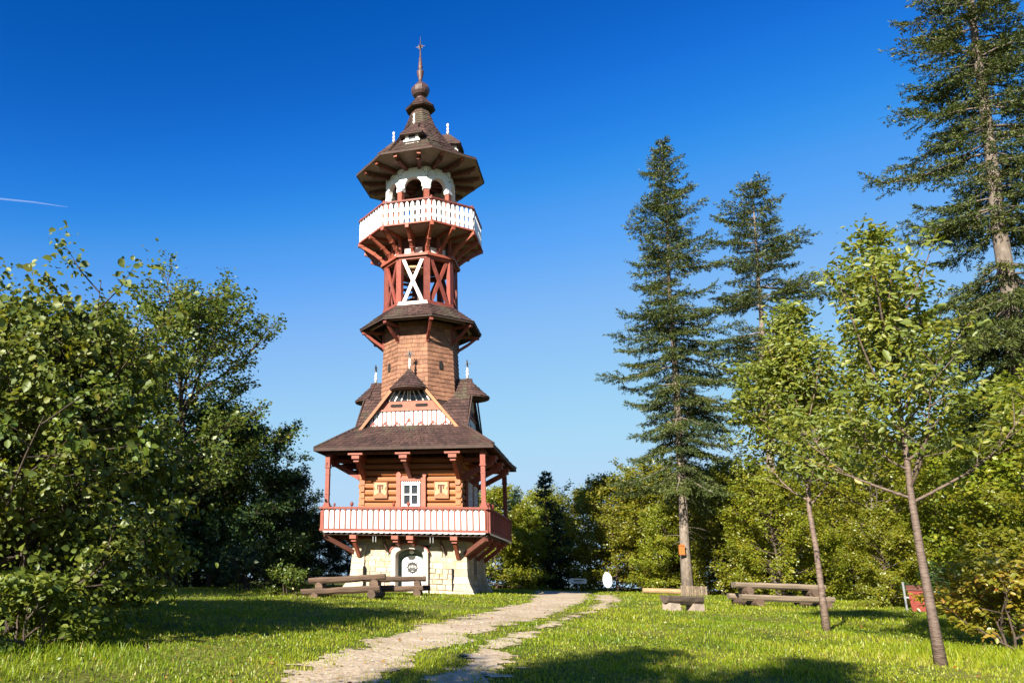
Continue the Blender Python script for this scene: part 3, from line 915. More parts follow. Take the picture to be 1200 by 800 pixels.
b = MB(); b.xprism([(-3.35, -.15), (-3.0, -.15), (-3.0, .14), (-3.28, .14)], 2.0, 2.8)
part(b, 'step_block', M['jamb'])

# ---- lower gallery
A_ = 4.2
b = MB(); b.box((0, 0, 2.74), (2 * A_ - .1, 2 * A_ - .1, .09)); gal = part(b, 'lower_gallery', M['dark_wood'])
board = MB()
hw = .108
out = [(-hw, 0), (hw, 0), (hw, .80)] + [(hw * math.cos(t), .80 + .12 * math.sin(t)) for t in np.linspace(0, PI, 9)[1:-1]] + [(-hw, .80)]
board.prism(out, -.02, .02)
board0 = board.build('board', M['white'], gal)
sc_ = MB(); 
sc_.prism([(-.14, .09), (-.14, .04)] + [(.14 * math.cos(t), .04 + .045 * math.sin(t)) for t in np.linspace(PI, 2 * PI, 7)[1:-1]] + [(.14, .04), (.14, .09)], -.015, .015)
scal0 = sc_.build('scallop', M['white'], gal)
NB = 28
bb_ = MB(); bb_.box((0, 0, 0), (.062, .10, .98)); bat0 = bb_.build('batten', M['red'], gal)
first = True
for s in range(4):
    a = s * Q; cs, sn = math.cos(a), math.sin(a)
    for k in range(NB):
        u = -A_ + .1 + (k + .5) * (2 * A_ - .2) / NB
        for kind, src, v, z in (('b', board0, -A_ - .045, 3.0), ('s', scal0, -A_ - .10, 2.795)):
            loc = (u * cs - v * sn, u * sn + v * cs, z)
            if first: src.location = loc; src.rotation_euler = (0, 0, a)
            else: copy_part(src, gal, loc, a)
        first = False
    for k in range(NB + 1):
        u = -A_ + .1 + k * (2 * A_ - .2) / NB; v = -A_ - .07
        o = bat0 if (s == 0 and k == 0) else copy_part(bat0, gal)
        o.location = (u * cs - v * sn, u * sn + v * cs, 3.48); o.rotation_euler = (0, 0, a)
    for nm, c, d, mt in (('backing_panel', (0, -A_, 3.44), (2 * A_ - .02, .05, 1.0), 'red'), ('hand_rail', (0, -A_ - .03, 4.02), (2 * A_ + .12, .24, .10), 'red'),
                         ('bottom_rail', (0, -A_ - .05, 2.93), (2 * A_ + .06, .15, .12), 'red')):
        mb = MB(); mb.box(c, d); mb.build(nm, M[mt], gal, rz=a)
    mb = MB(); mb.box((0, -A_ + .75, 2.62), (2 * A_ - 1.5, .16, .15)); mb.build('edge_beam', M['dark_red'], gal, rz=a)
    # carved cantilever brackets
    for u in ((-2.55, -.38, .38, 2.55) if s % 2 == 0 else (-2.5, 0.0, 2.5)):
        mb = MB()
        mb.box((u, -4.0, 2.60), (.34, .34, .18)); mb.box((u, -3.88, 2.45), (.25, .3, .14)); mb.box((u, -3.3, 2.60), (.2, 1.2, .16))
        if abs(u) > 1 or s % 2: mb.bar((u, -3.85, 2.4), (u, -2.98, 1.72), .17, .2)
        else: mb.bar((u, -3.75, 2.42), (u, -3.0, 2.30), .17, .2)
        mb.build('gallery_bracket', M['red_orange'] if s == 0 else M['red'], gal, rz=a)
    for u in (-1.45, 1.45):
        if s == 0:
            mb = MB()
            for du in (-.07, .07): mb.box((u + du, -4.02, 2.55), (.035, .04, .36))
            mb.build('iron_strap', M['galv'], gal, rz=a)
            mb = MB(); mb.bar((u + .25, -3.6, 2.66), (u + .45, -2.95, 1.95), .1, .12); mb.build('strut', M['dark_wood'], gal, rz=a)
for sx in (-1, 1):
    for sy in (-1, 1):
        mb = MB()
        x, y = sx * 4.02, sy * 4.02
        mb.box((x, y, 4.12), (.36, .36, .1)); mb.box((x, y, 4.22), (.28, .28, .12)); mb.box((x, y, 5.2), (.21, .21, 2.0))
        mb.box((x, y, 6.12), (.30, .30, .07)); mb.box((x, y, 6.45), (.25, .25, .62)); mb.box((x, y, 4.75), (.235, .235, .06)); mb.box((x, y, 5.75), (.235, .235, .06))
        part(mb, 'gallery_post', M['red'])
    mb = MB(); mb.bar((sx * 4.1, -4.1, 2.6), (sx * 2.9, -2.9, 1.9), .2, .22); mb.build('corner_strut', M['dark_red'], gal)
for (u, v, r) in ((-2.62, -4.2, .1), (-3.55, -4.2, .07), (-.42, -4.2, .09), (.33, -4.2, .1), (4.2, -3.95, .1), (4.2, -2.55, .12), (4.2, -3.0, .09)):
    mb = MB(); mb.lathe([(.03, 0), (.035, .06), (r * .7, .08), (r, .08 + r * .7), (r * .75, .08 + r * 1.5), (.02, .08 + r * 1.9)], 10, (u, v, 4.06)); mb.build('rail_knob', M['red'], gal, smooth=True)

# ---- log cabin
b = MB(); b.box((0, 0, 4.8), (4.9, 4.9, 4.2)); cab = part(b, 'log_cabin', M['dark_wood'])
lg = MB()
prof = [(-.10, -.155), (.10, -.16), (.165, -.09), (.175, .05), (.14, .14), (-.10, .155)]
for i, x in enumerate((-2.74, 2.74)): pass
n = len(prof); vs = [(x, -y, z) for x in (-2.74, -1.2, .3, 1.5, 2.74) for y, z in prof]
fs = [tuple(range(n)), tuple(4 * n + k for k in reversed(range(n)))]
for i in range(4): fs += [(i * n + k, i * n + (k + 1) % n, (i + 1) * n + (k + 1) % n, (i + 1) * n + k) for k in range(n)]
lg.add(vs, fs); log0 = lg.build('log', M['log'], cab)
ends = MB(); 
first = True
for s in range(4):
    a = s * Q; cs, sn = math.cos(a), math.sin(a)
    for k in range(12):
        z = 2.95 + k * .335 + (.165 if s % 2 else 0)
        v = -2.50 - random.uniform(0, .02)
        loc = (-v * sn, v * cs, z)
        o = log0 if first else copy_part(log0, cab)
        first = False
        o.location = loc; o.rotation_euler = (random.uniform(-.03, .03), 0, a); o.scale = (random.uniform(.99, 1.015), random.uniform(.95, 1.05), random.uniform(.86, .95))
WU = .12
b = MB()
b.box((WU, -2.735, 4.93), (1.5, .08, 1.72)); win = part(b, 'front_window', M['pink'])
b = MB()
for sx in (-1, 1): b.prism([(WU + sx * .66 - .11, 4.05), (WU + sx * .66 + .11, 4.05), (WU + sx * .66 + .11, 5.75), (WU + sx * .66 + .15, 5.82), (WU + sx * .66 + .09, 5.93), (WU + sx * .66, 6.03), (WU + sx * .66 - .09, 5.93), (WU + sx * .66 - .15, 5.82), (WU + sx * .66 - .11, 5.75)], -2.86, -2.70)
b.box((WU, -2.80, 5.62), (1.1, .1, .16)); b.box((WU, -2.82, 4.14), (1.1, .12, .12))
b.build('carved_surround', M['pink'], win)
b = MB()
for sx in (-1, 1): b.box((WU + sx * .42, -2.82, 4.83), (.13, .12, 1.16))
b.box((WU, -2.82, 4.29), (.98, .13, .12)); b.box((WU, -2.82, 5.36), (.98, .13, .13)); b.box((WU, -2.82, 4.83), (.08, .1, 1.0)); b.box((WU, -2.822, 4.83), (.76, .1, .07))
for k in range(9): b.prism([(WU - .46 + k * .115 - .05, 5.42), (WU - .46 + k * .115 + .05, 5.42), (WU - .46 + k * .115, 5.52)], -2.86, -2.80)
b.build('window_frame', M['white'], win)
for sx in (-1, 1):
    for sz in (-1, 1):
        b = MB(); b.box((WU + sx * .20, -2.785, 4.83 + sz * .25), (.36, .02, .48)); b.build('pane', M['glass'], win)
for u in (-1.52, 1.70):
    b = MB(); b.box((u, -2.74, 5.06), (.74, .12, .84)); pn = part(b, 'carved_panel', M['log'])
    b = MB()
    b.prism([(u - .3, 4.78), (u - .34, 5.0), (u - .24, 5.12), (u - .34, 5.25), (u - .3, 5.44), (u + .3, 5.44), (u + .34, 5.25), (u + .24, 5.12), (u + .34, 5.0), (u + .3, 4.78), (u + .1, 4.9), (u - .1, 4.9)], -2.83, -2.80)
    b.build('white_ornament', M['pale_wood'], pn)
    b = MB(); b.box((u, -2.845, 5.3), (.34, .02, .07)); b.box((u - .02, -2.845, 5.1), (.12, .02, .34)); b.box((u + .12, -2.845, 5.18), (.05, .02, .16)); b.box((u - .15, -2.845, 5.18), (.05, .02, .16)); b.build('carved_motif', M['dark_red'], pn)
# side windows (right side, also left)
for a in (Q, -Q):
    for y in (-.75, .95):
        b = MB(); b.box((y, -2.74, 4.75), (1.0, .1, 1.9)); sw = b.build('side_window', M['pink'], tower, rz=a)
        b = MB()
        for sx in (-1, 0, 1): b.box((y + sx * .36, -2.83, 4.75), (.09, .1, 1.62))
        for z in (3.96, 4.75, 5.2, 5.55): b.box((y, -2.832, z), (.8, .09, .08))
        b.build('window_frame', M['white'], sw)
        b = MB(); b.box((y, -2.80, 4.75), (.7, .02, 1.58)); b.build('pane', M['glass'], sw)

# ---- skirt roof
EZ = 7.0; AE = 4.62
sk = MB()
b = MB()
top = 2.55; zt_ = EZ + (AE - top) * .745
for s in range(4):
    a = s * Q
    rot = Matrix.Rotation(a, 3, 'Z')
    P4 = [rot @ Vector(p) for p in ((-AE, -AE, EZ + .04), (AE, -AE, EZ + .04), (top, -top, zt_ + .04), (-top, -top, zt_ + .04))]
    shingle_tiles(sk, *P4, rows=12, tw=.22, lift=.05)
v = []
for (h_, z_) in ((AE - .02, EZ - .02), (AE - .02, EZ + .045), (top, zt_ + .04), (top, zt_ - .12)):
    v += [(-h_, -h_, z_), (h_, -h_, z_), (h_, h_, z_), (-h_, h_, z_)]
f = []
for i in range(4):
    for k in range(4):
        f.append((i * 4 + k, i * 4 + (k + 1) % 4, ((i + 1) % 4) * 4 + (k + 1) % 4, ((i + 1) % 4) * 4 + k))
b.add(v, f); skirt = part(b, 'skirt_roof', M['dark_wood'])
stuff(sk.build('roof_shingles', M['shingle'], skirt))
for s in range(4):
    a = s * Q
    mb = MB(); mb.box((0, -AE, EZ - .03), (2 * AE + .05, .05, .17)); mb.build('fascia', M['dark_wood'], skirt, rz=a)
    mb = MB(); mb.box((0, -4.02, 6.83), (8.3, .18, .14)); mb.build('wall_plate', M['dark_red'], skirt, rz=a)
    mb = MB(); mb.bar((-AE, -AE, EZ + .1), (-top, -top, zt_ + .12), .2, .06); mb.build('hip_cap', M['shingle'], skirt, rz=a)
    for u in np.linspace(-3.8, 3.8, 13):
        mb = MB(); mb.bar((u, -AE + .06, EZ - .08), (u, -max(2.7, abs(u) + .12), EZ - .08 + (AE - .06 - max(2.7, abs(u) + .12)) * .708), .1, .13); mb.build('rafter', M['dark_red'], skirt, rz=a)
    for u in (-2.5, 0.0, 2.5):
        mb = MB()
        mb.box((u + .08, -4.32, 6.72), (.78, .34, .09)); mb.box((u + .08, -4.28, 6.58), (.40, .30, .2)); mb.box((u + .08, -4.15, 6.42), (.28, .28, .16))
        mb.bar((u + .08, -4.1, 6.45), (u + .08, -2.72, 5.72), .2, .26); mb.box((u + .08, -3.4, 6.62), (.2, 1.5, .2))
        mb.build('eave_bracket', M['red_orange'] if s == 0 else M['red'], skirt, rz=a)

# ---- cross-gabled steep roof
RZ_ = 11.5; GH = 2.68; GB = 8.16; GF = 3.02
b = MB()
b.add([(-GH, -GH, GB - .3), (GH, -GH, GB - .3), (GH, GH, GB - .3), (-GH, GH, GB - .3)], [(0, 1, 2, 3)])
sh = MB()
for s in range(4):
    rot = Matrix.Rotation(s * Q, 3, 'Z')
    for sx in (-1, 1):
        quad = [(GH * sx, -GF, GB), (GH * sx, -GH, GB), (0, -0.02, RZ_), (0, -GF + .1, RZ_)]
        und = [Vector(p) for p in quad]
        low = [p + Vector((-.10 * sx, 0, -.07)) for p in und]
        b.add([rot @ p for p in und + low], [(0, 1, 2, 3), (7, 6, 5, 4), (0, 4, 5, 1), (1, 5, 6, 2), (2, 6, 7, 3), (3, 7, 4, 0)])
        if sx < 0: quad = [quad[1], quad[0], quad[3], quad[2]]
        shingle_tiles(sh, *[rot @ Vector(p) for p in quad], rows=16, tw=.22, lift=.05)
steep = part(b, 'gabled_roof', M['dark_wood'])
stuff(sh.build('roof_shingles', M['shingle'], steep))
hood_src = None
for s in range(4):
    a = s * Q
    gw = MB()
    zb = 8.30; hwz = lambda z: (RZ_ - z) / (RZ_ - GB) * GH
    gw.prism([(-hwz(zb) + .05, zb), (hwz(zb) - .05, zb), (0, RZ_ - .08)], -2.72, -2.6)
    g_ = part(gw, 'gable_wall', M['red'], rz=a)
    # white boards, each cut by the slope of the gable
    nb = 20
    z1 = 9.22
    for k in range(nb):
        bw = 2 * 2.44 / nb
        x0 = -2.44 + k * bw + .036; x1 = x0 + bw - .072
        def zc(x): return min(z1, RZ_ - .12 - abs(x) * (RZ_ - GB) / GH - .08)
        if max(zc(x0), zc(x1)) < 8.5: continue
        pts_ = [(x0, 8.36), (x1, 8.36), (x1, max(zc(x1), 8.4)), (x0, max(zc(x0), 8.4))]
        mb = MB(); mb.prism(pts_, -2.78, -2.722); mb.build('gable_board', M['white'], g_)
    mb = MB()
    for k in range(-6, 7, 2):
        xx = k * .325
        hh = .42 if k == 0 else .22
        for sg in (-1, 1): mb.bar((xx + sg * .22, -2.80, 8.40), (xx, -2.80, 8.40 + hh), .04, .065)
        mb.bar((xx, -2.795, 8.38), (xx, -2.795, 8.42 + hh * 1.2), .03, .045, up=(1, 0, 0))
    stuff(mb.build('chevron_trim', M['red'], g_))
    mb = MB(); mb.box((0, -2.80, 9.26), (hwz(9.26) * 2 - .2, .12, .08)); mb.build('gable_rail', M['pink'], g_)
    mb = MB(); mb.prism([(-hwz(9.28) + .12, 9.30), (hwz(9.28) - .12, 9.30), (hwz(9.72) - .12, 9.74), (-hwz(9.72) + .12, 9.74)], -2.79, -2.725); mb.build('gable_beam', M['pink'], g_)
    for sx in (-1, 1):
        mb = MB(); c0 = sx * .68
        mb.prism([(c0 - .36, 9.5), (c0 - .28, 9.42), (c0 + .28, 9.42), (c0 + .36, 9.5), (c0 + .28, 9.59), (c0 - .28, 9.59)], -2.80, -2.765); mb.build('slot_opening', M['dark_void'], g_)
    mb = MB(); mb.prism([(-hwz(9.78) + .15, 9.76), (hwz(9.78) - .15, 9.76), (hwz(10.5) - .1, 10.52), (-hwz(10.5) + .1, 10.52)], -2.765, -2.722); fan = mb.build('fan_window', M['glass'], g_)
    for sx in (-1, 1):
        for x0, x1 in ((.07, .07), (.42, .16), (.78, .40), (1.10, .72)):
            mb = MB(); mb.bar((sx * x0, -2.79, 9.76), (sx * x1 * .92, -2.79, 10.5), .06, .075, up=(0, 1, 0)); mb.build('glazing_bar', M['white_pink'], g_)
    for sx in (-1, 1):
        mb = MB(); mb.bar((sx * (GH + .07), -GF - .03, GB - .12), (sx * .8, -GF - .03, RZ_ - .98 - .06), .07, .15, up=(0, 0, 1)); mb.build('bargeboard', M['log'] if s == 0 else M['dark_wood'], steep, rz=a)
    # half-conical hood
    mb = MB(); und = MB()
    apex = Vector((0, -2.62, RZ_ + .06)); rim = []
    NS = 9
    for k in range(NS + 1):
        t = PI + PI * k / NS
        rim.append(Vector((1.02 * math.cos(t), -2.78 + 1.06 * math.sin(t), 10.36)))
    for k in range(NS): shingle_tiles(mb, rim[k], rim[k + 1], apex, apex, 7, .2, .045)
    vs = rim + [apex, Vector((0, -2.78, 10.39))]
    und.add(vs + [p + Vector((0, 0, -.06)) for p in rim], [(k, k + 1, NS + 1) for k in range(NS)] + [(k + 1, k, NS + 3 + k, NS + 4 + k) for k in range(NS)] + [tuple(NS + 3 + k for k in range(NS + 1))])
    hd = part(und, 'gable_hood', M['dark_wood'], rz=a)
    stuff(mb.build('hood_shingles', M['shingle'], hd))
    fin = MB()
    fin.lathe([(.07, 0), (.07, .18), (.11, .22), (.06, .27), (.06, .36), (.1, .40), (.055, .45), (.05, .6), (.02, .64)], 10, (0, -2.66, RZ_ + .02))
    f0 = part(fin, 'gable_finial', M['white_pink'], rz=a, smooth=True)
    star = MB()
    c = Vector((0, -2.66, RZ_ + .86))
    for k in range(10):
        t = k * PI / 5; star.bar(c, c + Vector((math.cos(t) * .25, 0, math.sin(t) * .25)), .05, .05, up=(0, 1, 0), w2=.012, h2=.012)
        if k % 2: star.bar(c, c + Vector((0, math.cos(t) * .25, math.sin(t) * .25)), .04, .04, up=(1, 0, 0), w2=.012, h2=.012)
    star.bar(c - Vector((0, 0, .26)), c, .03, .03)
    star.build('iron_star', M['iron'], f0)

# ---- octagonal shingled shaft
SR = [(2.34, 9.2), (2.31, 10.0), (2.18, 13.2), (2.20, 14.5)]
b = MB(); oct_solid(b, [(r - .05, z) for r, z in SR]); shaft = part(b, 'shingled_shaft', M['dark_wood'])
tile = MB(); tile.add([(-.5, 0, 0), (.5, 0, 0), (.5, .0, 1.0), (-.5, .0, 1.0), (-.5, -.04, 0), (.5, -.04, 0), (.5, -.006, 1.0), (-.5, -.006, 1.0)],
                      [(4, 5, 6, 7), (0, 1, 5, 4), (0, 4, 7, 3), (1, 2, 6, 5)])
tile0 = tile.build('wall_shingle', M['shaft'], shaft)
rest = MB()
nrow = 18; zb, zt2 = 10.02, 14.4
first = True
for fk in range(8):
    face_a = fk * PI / 4       # 0 = front, +1 = right-front
    individual = fk in (0, 1, 7)
    for r in range(nrow):
        z = zb + (zt2 - zb) * r / nrow; hgt = (zt2 - zb) / nrow
        rr = np.interp(z, [q[1] for q in SR], [q[0] for q in SR]) * AP - .045
        rr1 = np.interp(z + hgt, [q[1] for q in SR], [q[0] for q in SR]) * AP - .045
        half = (rr + .03) * math.tan(PI / 8)
        cuts = [-half]
        x = -half + (random.uniform(.14, .22) if r % 2 else random.uniform(.28, .38))
        while x < half - .13: cuts.append(x); x += random.uniform(.30, .42)
        cuts.append(half)
        if individual and z < 10.3 and fk == 0: continue
        for x0, x1 in zip(cuts[:-1], cuts[1:]):
            cx = (x0 + x1) / 2; cs, sn = math.cos(face_a), math.sin(face_a)
            v = -rr
            if individual:
                o = tile0 if first else copy_part(tile0, shaft)
                first = False
                o.location = (cx * cs - v * sn, cx * sn + v * cs, z)
                o.rotation_euler = (math.atan2(rr - rr1, hgt) * -1, 0, face_a)
                o.scale = (x1 - x0 - .012, random.uniform(.8, 1.25), hgt * 1.12)
            else:
                pp = []
                for px, py, pz in ((-.5, 0, 0), (.5, 0, 0), (.5, 0, 1), (-.5, 0, 1), (-.5, -.045, 0), (.5, -.045, 0), (.5, -.006, 1), (-.5, -.006, 1)):
                    X = cx + px * (x1 - x0 - .012); Y = -(rr + (rr1 - rr) * pz) + py
                    pp.append((X * cs - Y * sn, X * sn + Y * cs, z + pz * hgt * 1.12))
                rest.add(pp, [(4, 5, 6, 7), (0, 1, 5, 4), (0, 4, 7, 3), (1, 2, 6, 5)])
stuff(rest.build('wall_shingles', M['shaft'], shaft))
for fk in (1, 7):
    mb = MB(); rr = np.interp(12.0, [q[1] for q in SR], [q[0] for q in SR]) * AP
    mb.prism([(-.10, 11.75), (.10, 11.75), (.10, 12.1), (0, 12.25), (-.10, 12.1)], -rr - .035, -rr + .08); mb.build('slit_window', M['dark_void'], shaft, rz=fk * PI / 4)

# ---- skirt round the top of the shaft
MR, MZ = 3.53, 14.3; MT, MTZ = 2.18, 15.42
b = MB()
vs = []
for r, z in ((MR, MZ - .02), (MR, MZ + .08), (MT, MTZ + .02), (MT, MTZ - .14)): vs += [octv(r, z, k) for k in range(8)]
b.add(vs, [(i * 8 + k, i * 8 + (k + 1) % 8, ((i + 1) % 4) * 8 + (k + 1) % 8, ((i + 1) % 4) * 8 + k) for i in range(4) for k in range(8)])
mid = part(b, 'middle_roof', M['dark_wood'])
sh = MB()
for k in range(8): shingle_tiles(sh, octv(MR + .02, MZ + .08, k), octv(MR + .02, MZ + .08, k + 1), octv(MT, MTZ + .04, k + 1), octv(MT, MTZ + .04, k), 7, .22, .045)
stuff(sh.build('roof_shingles', M['shingle'], mid))
mb = MB(); mb.bar((2.15, 0, 13.35), (2.75, 0, 13.75), .13, .16); mb.bar((2.75, 0, 13.75), (3.3, 0, 14.2), .13, .15); mb.box((3.25, 0, 14.17), (.32, .2, .14)); mb.box((2.7, 0, 14.2), (1.2, .12, .14)); mb.box((2.16, 0, 13.7), (.12, .14, .9))
mbr0 = mb.build('roof_bracket', M['red'], mid)
for k in range(8):
    o = mbr0 if k == 0 else copy_part(mbr0, mid)
    o.rotation_euler = (0, 0, PI / 8 + k * PI / 4)
    mb = MB(); mb.box((0, -2.9 * AP, MZ + .12), (2.35, .12, .12)); mb.build('purlin', M['soffit'], mid, rz=k * PI / 4)

# ---- open timber storey
LB, LT, LR = 15.42, 18.4, 2.06
b = MB(); oct_solid(b, [(2.0, LB - .1), (2.0, LB + .06)]); lat = part(b, 'lattice_storey', M['dark_wood'])
ap = LR * AP; half = ap * math.tan(PI / 8)
for k in range(8):
    a = k * PI / 4
    col = 'pink' if k == 0 else 'red'
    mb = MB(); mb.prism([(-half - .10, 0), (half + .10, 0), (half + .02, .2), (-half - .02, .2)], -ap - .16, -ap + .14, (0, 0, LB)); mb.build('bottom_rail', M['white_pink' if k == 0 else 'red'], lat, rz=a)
    mb = MB(); mb.box((0, -ap - .08, LT - .02), (2 * half + .26, .42, .15)); mb.box((0, -ap - .02, LT - .16), (2 * half + .04, .24, .12)); mb.build('top_rail', M['red_orange'], lat, rz=a)
    for sg in (-1, 1):
        mb = MB(); mb.bar((sg * (half - .2), -ap - .03 - .035 * (sg > 0), LB + .18), (-sg * (half - .2), -ap - .03 - .035 * (sg > 0), LT - .2), .10, .19, up=(1, 0, 0)) if False else None
        p0 = Vector((sg * (half - .24), -ap - .02 - .04 * (sg > 0), LB + .16)); p1 = Vector((-sg * (half - .24), -ap - .02 - .04 * (sg > 0), LT - .2))
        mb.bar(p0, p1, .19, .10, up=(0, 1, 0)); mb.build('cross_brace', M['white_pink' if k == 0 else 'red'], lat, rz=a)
    mb = MB(); mb.box((LR - .02, 0, (LB + LT) / 2), (.24, .34, LT - LB - .1)); mb.build('corner_post', M['red'], lat, rz=PI / 8 + a)
b = MB(); b.lathe([(.34, 14.5), (.34, 23.9)], 12); core = part(b, 'stair_column', M['dark_wood'])
tr = MB()
tr.prism([(.3, -.03), (1.5, -.03), (1.5, .03), (.3, .03)], -.16, .16)
tr0 = tr.build('stair_tread', M['dark_red'], core)
for k in range(40):
    o = tr0 if k == 0 else copy_part(tr0, core)
    o.location = (0, 0, LB + .2 + k * .2); o.rotation_euler = (0, 0, k * .42 + .4)
b = MB(); b.lathe([(.05, 0), (.75, .02), (.7, .16), (.3, .3), (.05, .32)], 16, (-.2, -1.0, 17.75)); part(b, 'yellow_drum', M['pale_wood'], smooth=True)

# ---- gallery on radiating brackets
b = MB(); oct_solid(b, [(3.58, 19.72), (3.6, 19.8)]); ug = part(b, 'upper_gallery', M['soffit'])
b = MB(); oct_solid(b, [(1.72, 18.4), (1.72, 19.75)]); b.build('inner_drum', M['dark_red'], ug)
for k in range(8):
    mb = MB(); 
    for sg in (-1, 1): mb.box((sg * .3, -1.80, 18.72), (.42, .07, .46))
    mb.build('low_panel', M['white_pink'], ug, rz=k * PI / 4)
    mb = MB(); mb.box((0, -1.9, 19.2), (.2, .14, .55)); mb.build('pendant_block', M['red_orange'], ug, rz=k * PI / 4)
def gallery_bracket(f):
    mb = MB(); q = [(1.98, 18.52), (2.22, 18.80), (2.55, 19.08), (3.0, 19.38), (3.40, 19.62)]
    q = [(r * f, z) for r, z in q]
    for (r0, z0), (r1, z1) in zip(q[:-1], q[1:]): mb.bar((r0, 0, z0), (r1, 0, z1), .15, .2)
    mb.box((q[0][0] + .02, 0, 18.52), (.3, .22, .2)); mb.box((q[1][0] + .02, 0, 18.84), (.2, .2, .18)); mb.box((q[2][0] + .05, 0, 19.12), (.2, .19, .2)); mb.box((q[3][0] + .3 * f, 0, 19.6), (.36, .2, .17))
    mb.box((2.6 * f, 0, 19.64), (1.7 * f, .13, .15)); mb.box((1.9 * f, 0, 19.0), (.14, .16, 1.2))
    return mb.build('gallery_bracket', M['red_orange'], ug)
for f_, off in ((1.0, 0), (1 / AP, PI / 8)):
    o0 = gallery_bracket(f_)
    for k in range(8):
        o = o0 if k == 0 else copy_part(o0, ug)
        o.rotation_euler = (0, 0, off + k * PI / 4)
UR = 3.65; uap = UR * AP; uh = uap * math.tan(PI / 8)
nbd = 9; bw = 2 * uh / nbd
mb = MB()
hb = bw / 2
shape = [(-.62, 0), (0, -.10), (.62, 0), (.62, .14), (.93, .24), (.93, .36), (.60, .43), (.60, .67), (.93, .74), (.93, .88), (.62, .96), (.62, 1.12), (.42, 1.22), (0, 1.28)]
out = [(x * hb, z) for x, z in shape] + [(-x * hb, z) for x, z in shape[::-1][1:-2]]
out[0] = (-.62 * hb, 0)
mb.prism(out, -.02, .02)
ub0 = mb.build('gallery_board', M['white'], ug)
first = True
for k in range(8):
    a = k * PI / 4; cs, sn = math.cos(a), math.sin(a)
    for j in range(nbd):
        u = -uh + (j + .5) * bw; v = -uap - .03
        o = ub0 if first else copy_part(ub0, ug)
        first = False
        o.location = (u * cs - v * sn, u * sn + v * cs, 19.86); o.rotation_euler = (0, 0, a); o.scale = (1, 1, .97)
    mb = MB(); mb.prism([(-uh - .04, 0), (uh + .04, 0), (uh - .01, .1), (-uh + .01, .1)], -uap - .09, -uap + .05, (0, 0, 21.12)); mb.build('hand_rail', M['red'], ug, rz=a)
    mb = MB(); mb.prism([(-uh - .03, 0), (uh + .03, 0), (uh, .09), (-uh, .09)], -uap - .08, -uap + .1, (0, 0, 19.72)); mb.build('bottom_rail', M['red_orange'], ug, rz=a)
    mb = MB(); mb.box((0, -uap + .035, 20.55), (2 * uh, .035, .06)); mb.box((0, -uap + .035, 20.05), (2 * uh, .035, .08)); mb.build('batten', M['red'], ug, rz=a)
    mb = MB(); mb.box((UR - .05, 0, 20.5), (.1, .1, 1.5)); mb.lathe([(.05, 0), (.08, .05), (.08, .1), (.03, .16)], 8, (UR - .05, 0, 21.22)); mb.build('rail_post', M['red'], ug, rz=a + PI / 8)

# ---- arcaded lantern
DR = 2.13; dap = DR * AP; dh = dap * math.tan(PI / 8)
b = MB(); oct_solid(b, [(1.9, 19.8), (1.9, 19.86)]); lan = part(b, 'arcaded_lantern', M['dark_wood'])
for k in range(8):
    a = k * PI / 4
    arc = [(.52 * math.cos(t), 22.80 + .56 * math.sin(t)) for t in np.linspace(0, PI, 13)]
    mb = MB(); mb.prism([(dh, 22.72), (dh, 23.98), (-dh, 23.98), (-dh, 22.72), (-.52, 22.72)] + arc[::-1] + [(.52, 22.72)], -dap, -dap + .28); ar = mb.build('arch_panel', M['white'], lan, rz=a)
    mb = MB(); ao = [(.66 * math.cos(t), 22.80 + .70 * math.sin(t)) for t in np.linspace(0, PI, 13)]; ai = [(.56 * math.cos(t), 22.80 + .60 * math.sin(t)) for t in np.linspace(0, PI, 13)]
    mb.prism(ao + ai[::-1], -dap - .03, -dap + .01); mb.build('arch_trim', M['white'], ar)
    mb = MB()
    for sg in (-1, 1):
        for (x, z) in ((.72, 23.62), (.60, 23.78), (.76, 23.35)): mb.prism([(sg * x - .035, z - .05), (sg * x + .035, z - .05), (sg * x, z + .06)], -dap - .012, -dap + .01)
    mb.build('cut_ornament', M['dark_void'], ar)
    mb = MB(); mb.box((DR - .14, 0, 21.26), (.26, .30, 2.9)); mb.build('pillar', M['red_orange'], lan, rz=a + PI / 8)
    mb = MB(); mb.box((DR - .14, 0, 22.62), (.33, .40, .2)); mb.build('pillar_cap', M['white'], lan, rz=a + PI / 8)

# ---- spire roof
SE = 3.92; SZ = 24.22
prof = [(SE, SZ + .06), (3.0, 24.82), (2.2, 25.72), (1.5, 26.75), (1.02, 27.55), (.70, 28.4), (.46, 28.98)]
b = MB(); oct_solid(b, [(SE, SZ - .04)] + [(r - .01, z) for r, z in prof]); sp = part(b, 'spire_roof', M['soffit'])
sh = MB()
for (r0, z0), (r1, z1), rw in zip(prof[:-1], prof[1:], (6, 6, 6, 5, 5, 3)):
    for k in range(8): shingle_tiles(sh, octv(r0, z0 + .02, k), octv(r0, z0 + .02, k + 1), octv(r1, z1 + .02, k + 1), octv(r1, z1 + .02, k), rw, .22, .045)
stuff(sh.build('roof_shingles', M['shingle'], sp))
mb = MB()
mb.bar((.25, 0, 23.93), (3.1, 0, 23.98), .22, .24); mb.bar((3.05, 0, 23.99), (3.5, 0, 24.1), .19, .17); mb.box((3.12, 0, 23.98), (.12, .26, .26))
rf0 = mb.build('rafter', M['dark_red'], sp)
mb = MB(); mb.box((3.53, 0, 24.09), (.06, .21, .18)); rt0 = mb.build('rafter_end', M['red_orange'], sp)
for k in range(16):
    for src in (rf0, rt0):
        o = src if k == 0 else copy_part(src, sp)
        o.rotation_euler = (0, 0, (k + .5) * PI / 8)
for k in range(8):
    mb = MB(); h2 = SE * AP * math.tan(PI / 8); mb.box((0, -SE * AP - .015, SZ + .01), (2 * h2 + .03, .05, .13)); mb.build('fascia', M['dark_wood'], sp, rz=k * PI / 4)
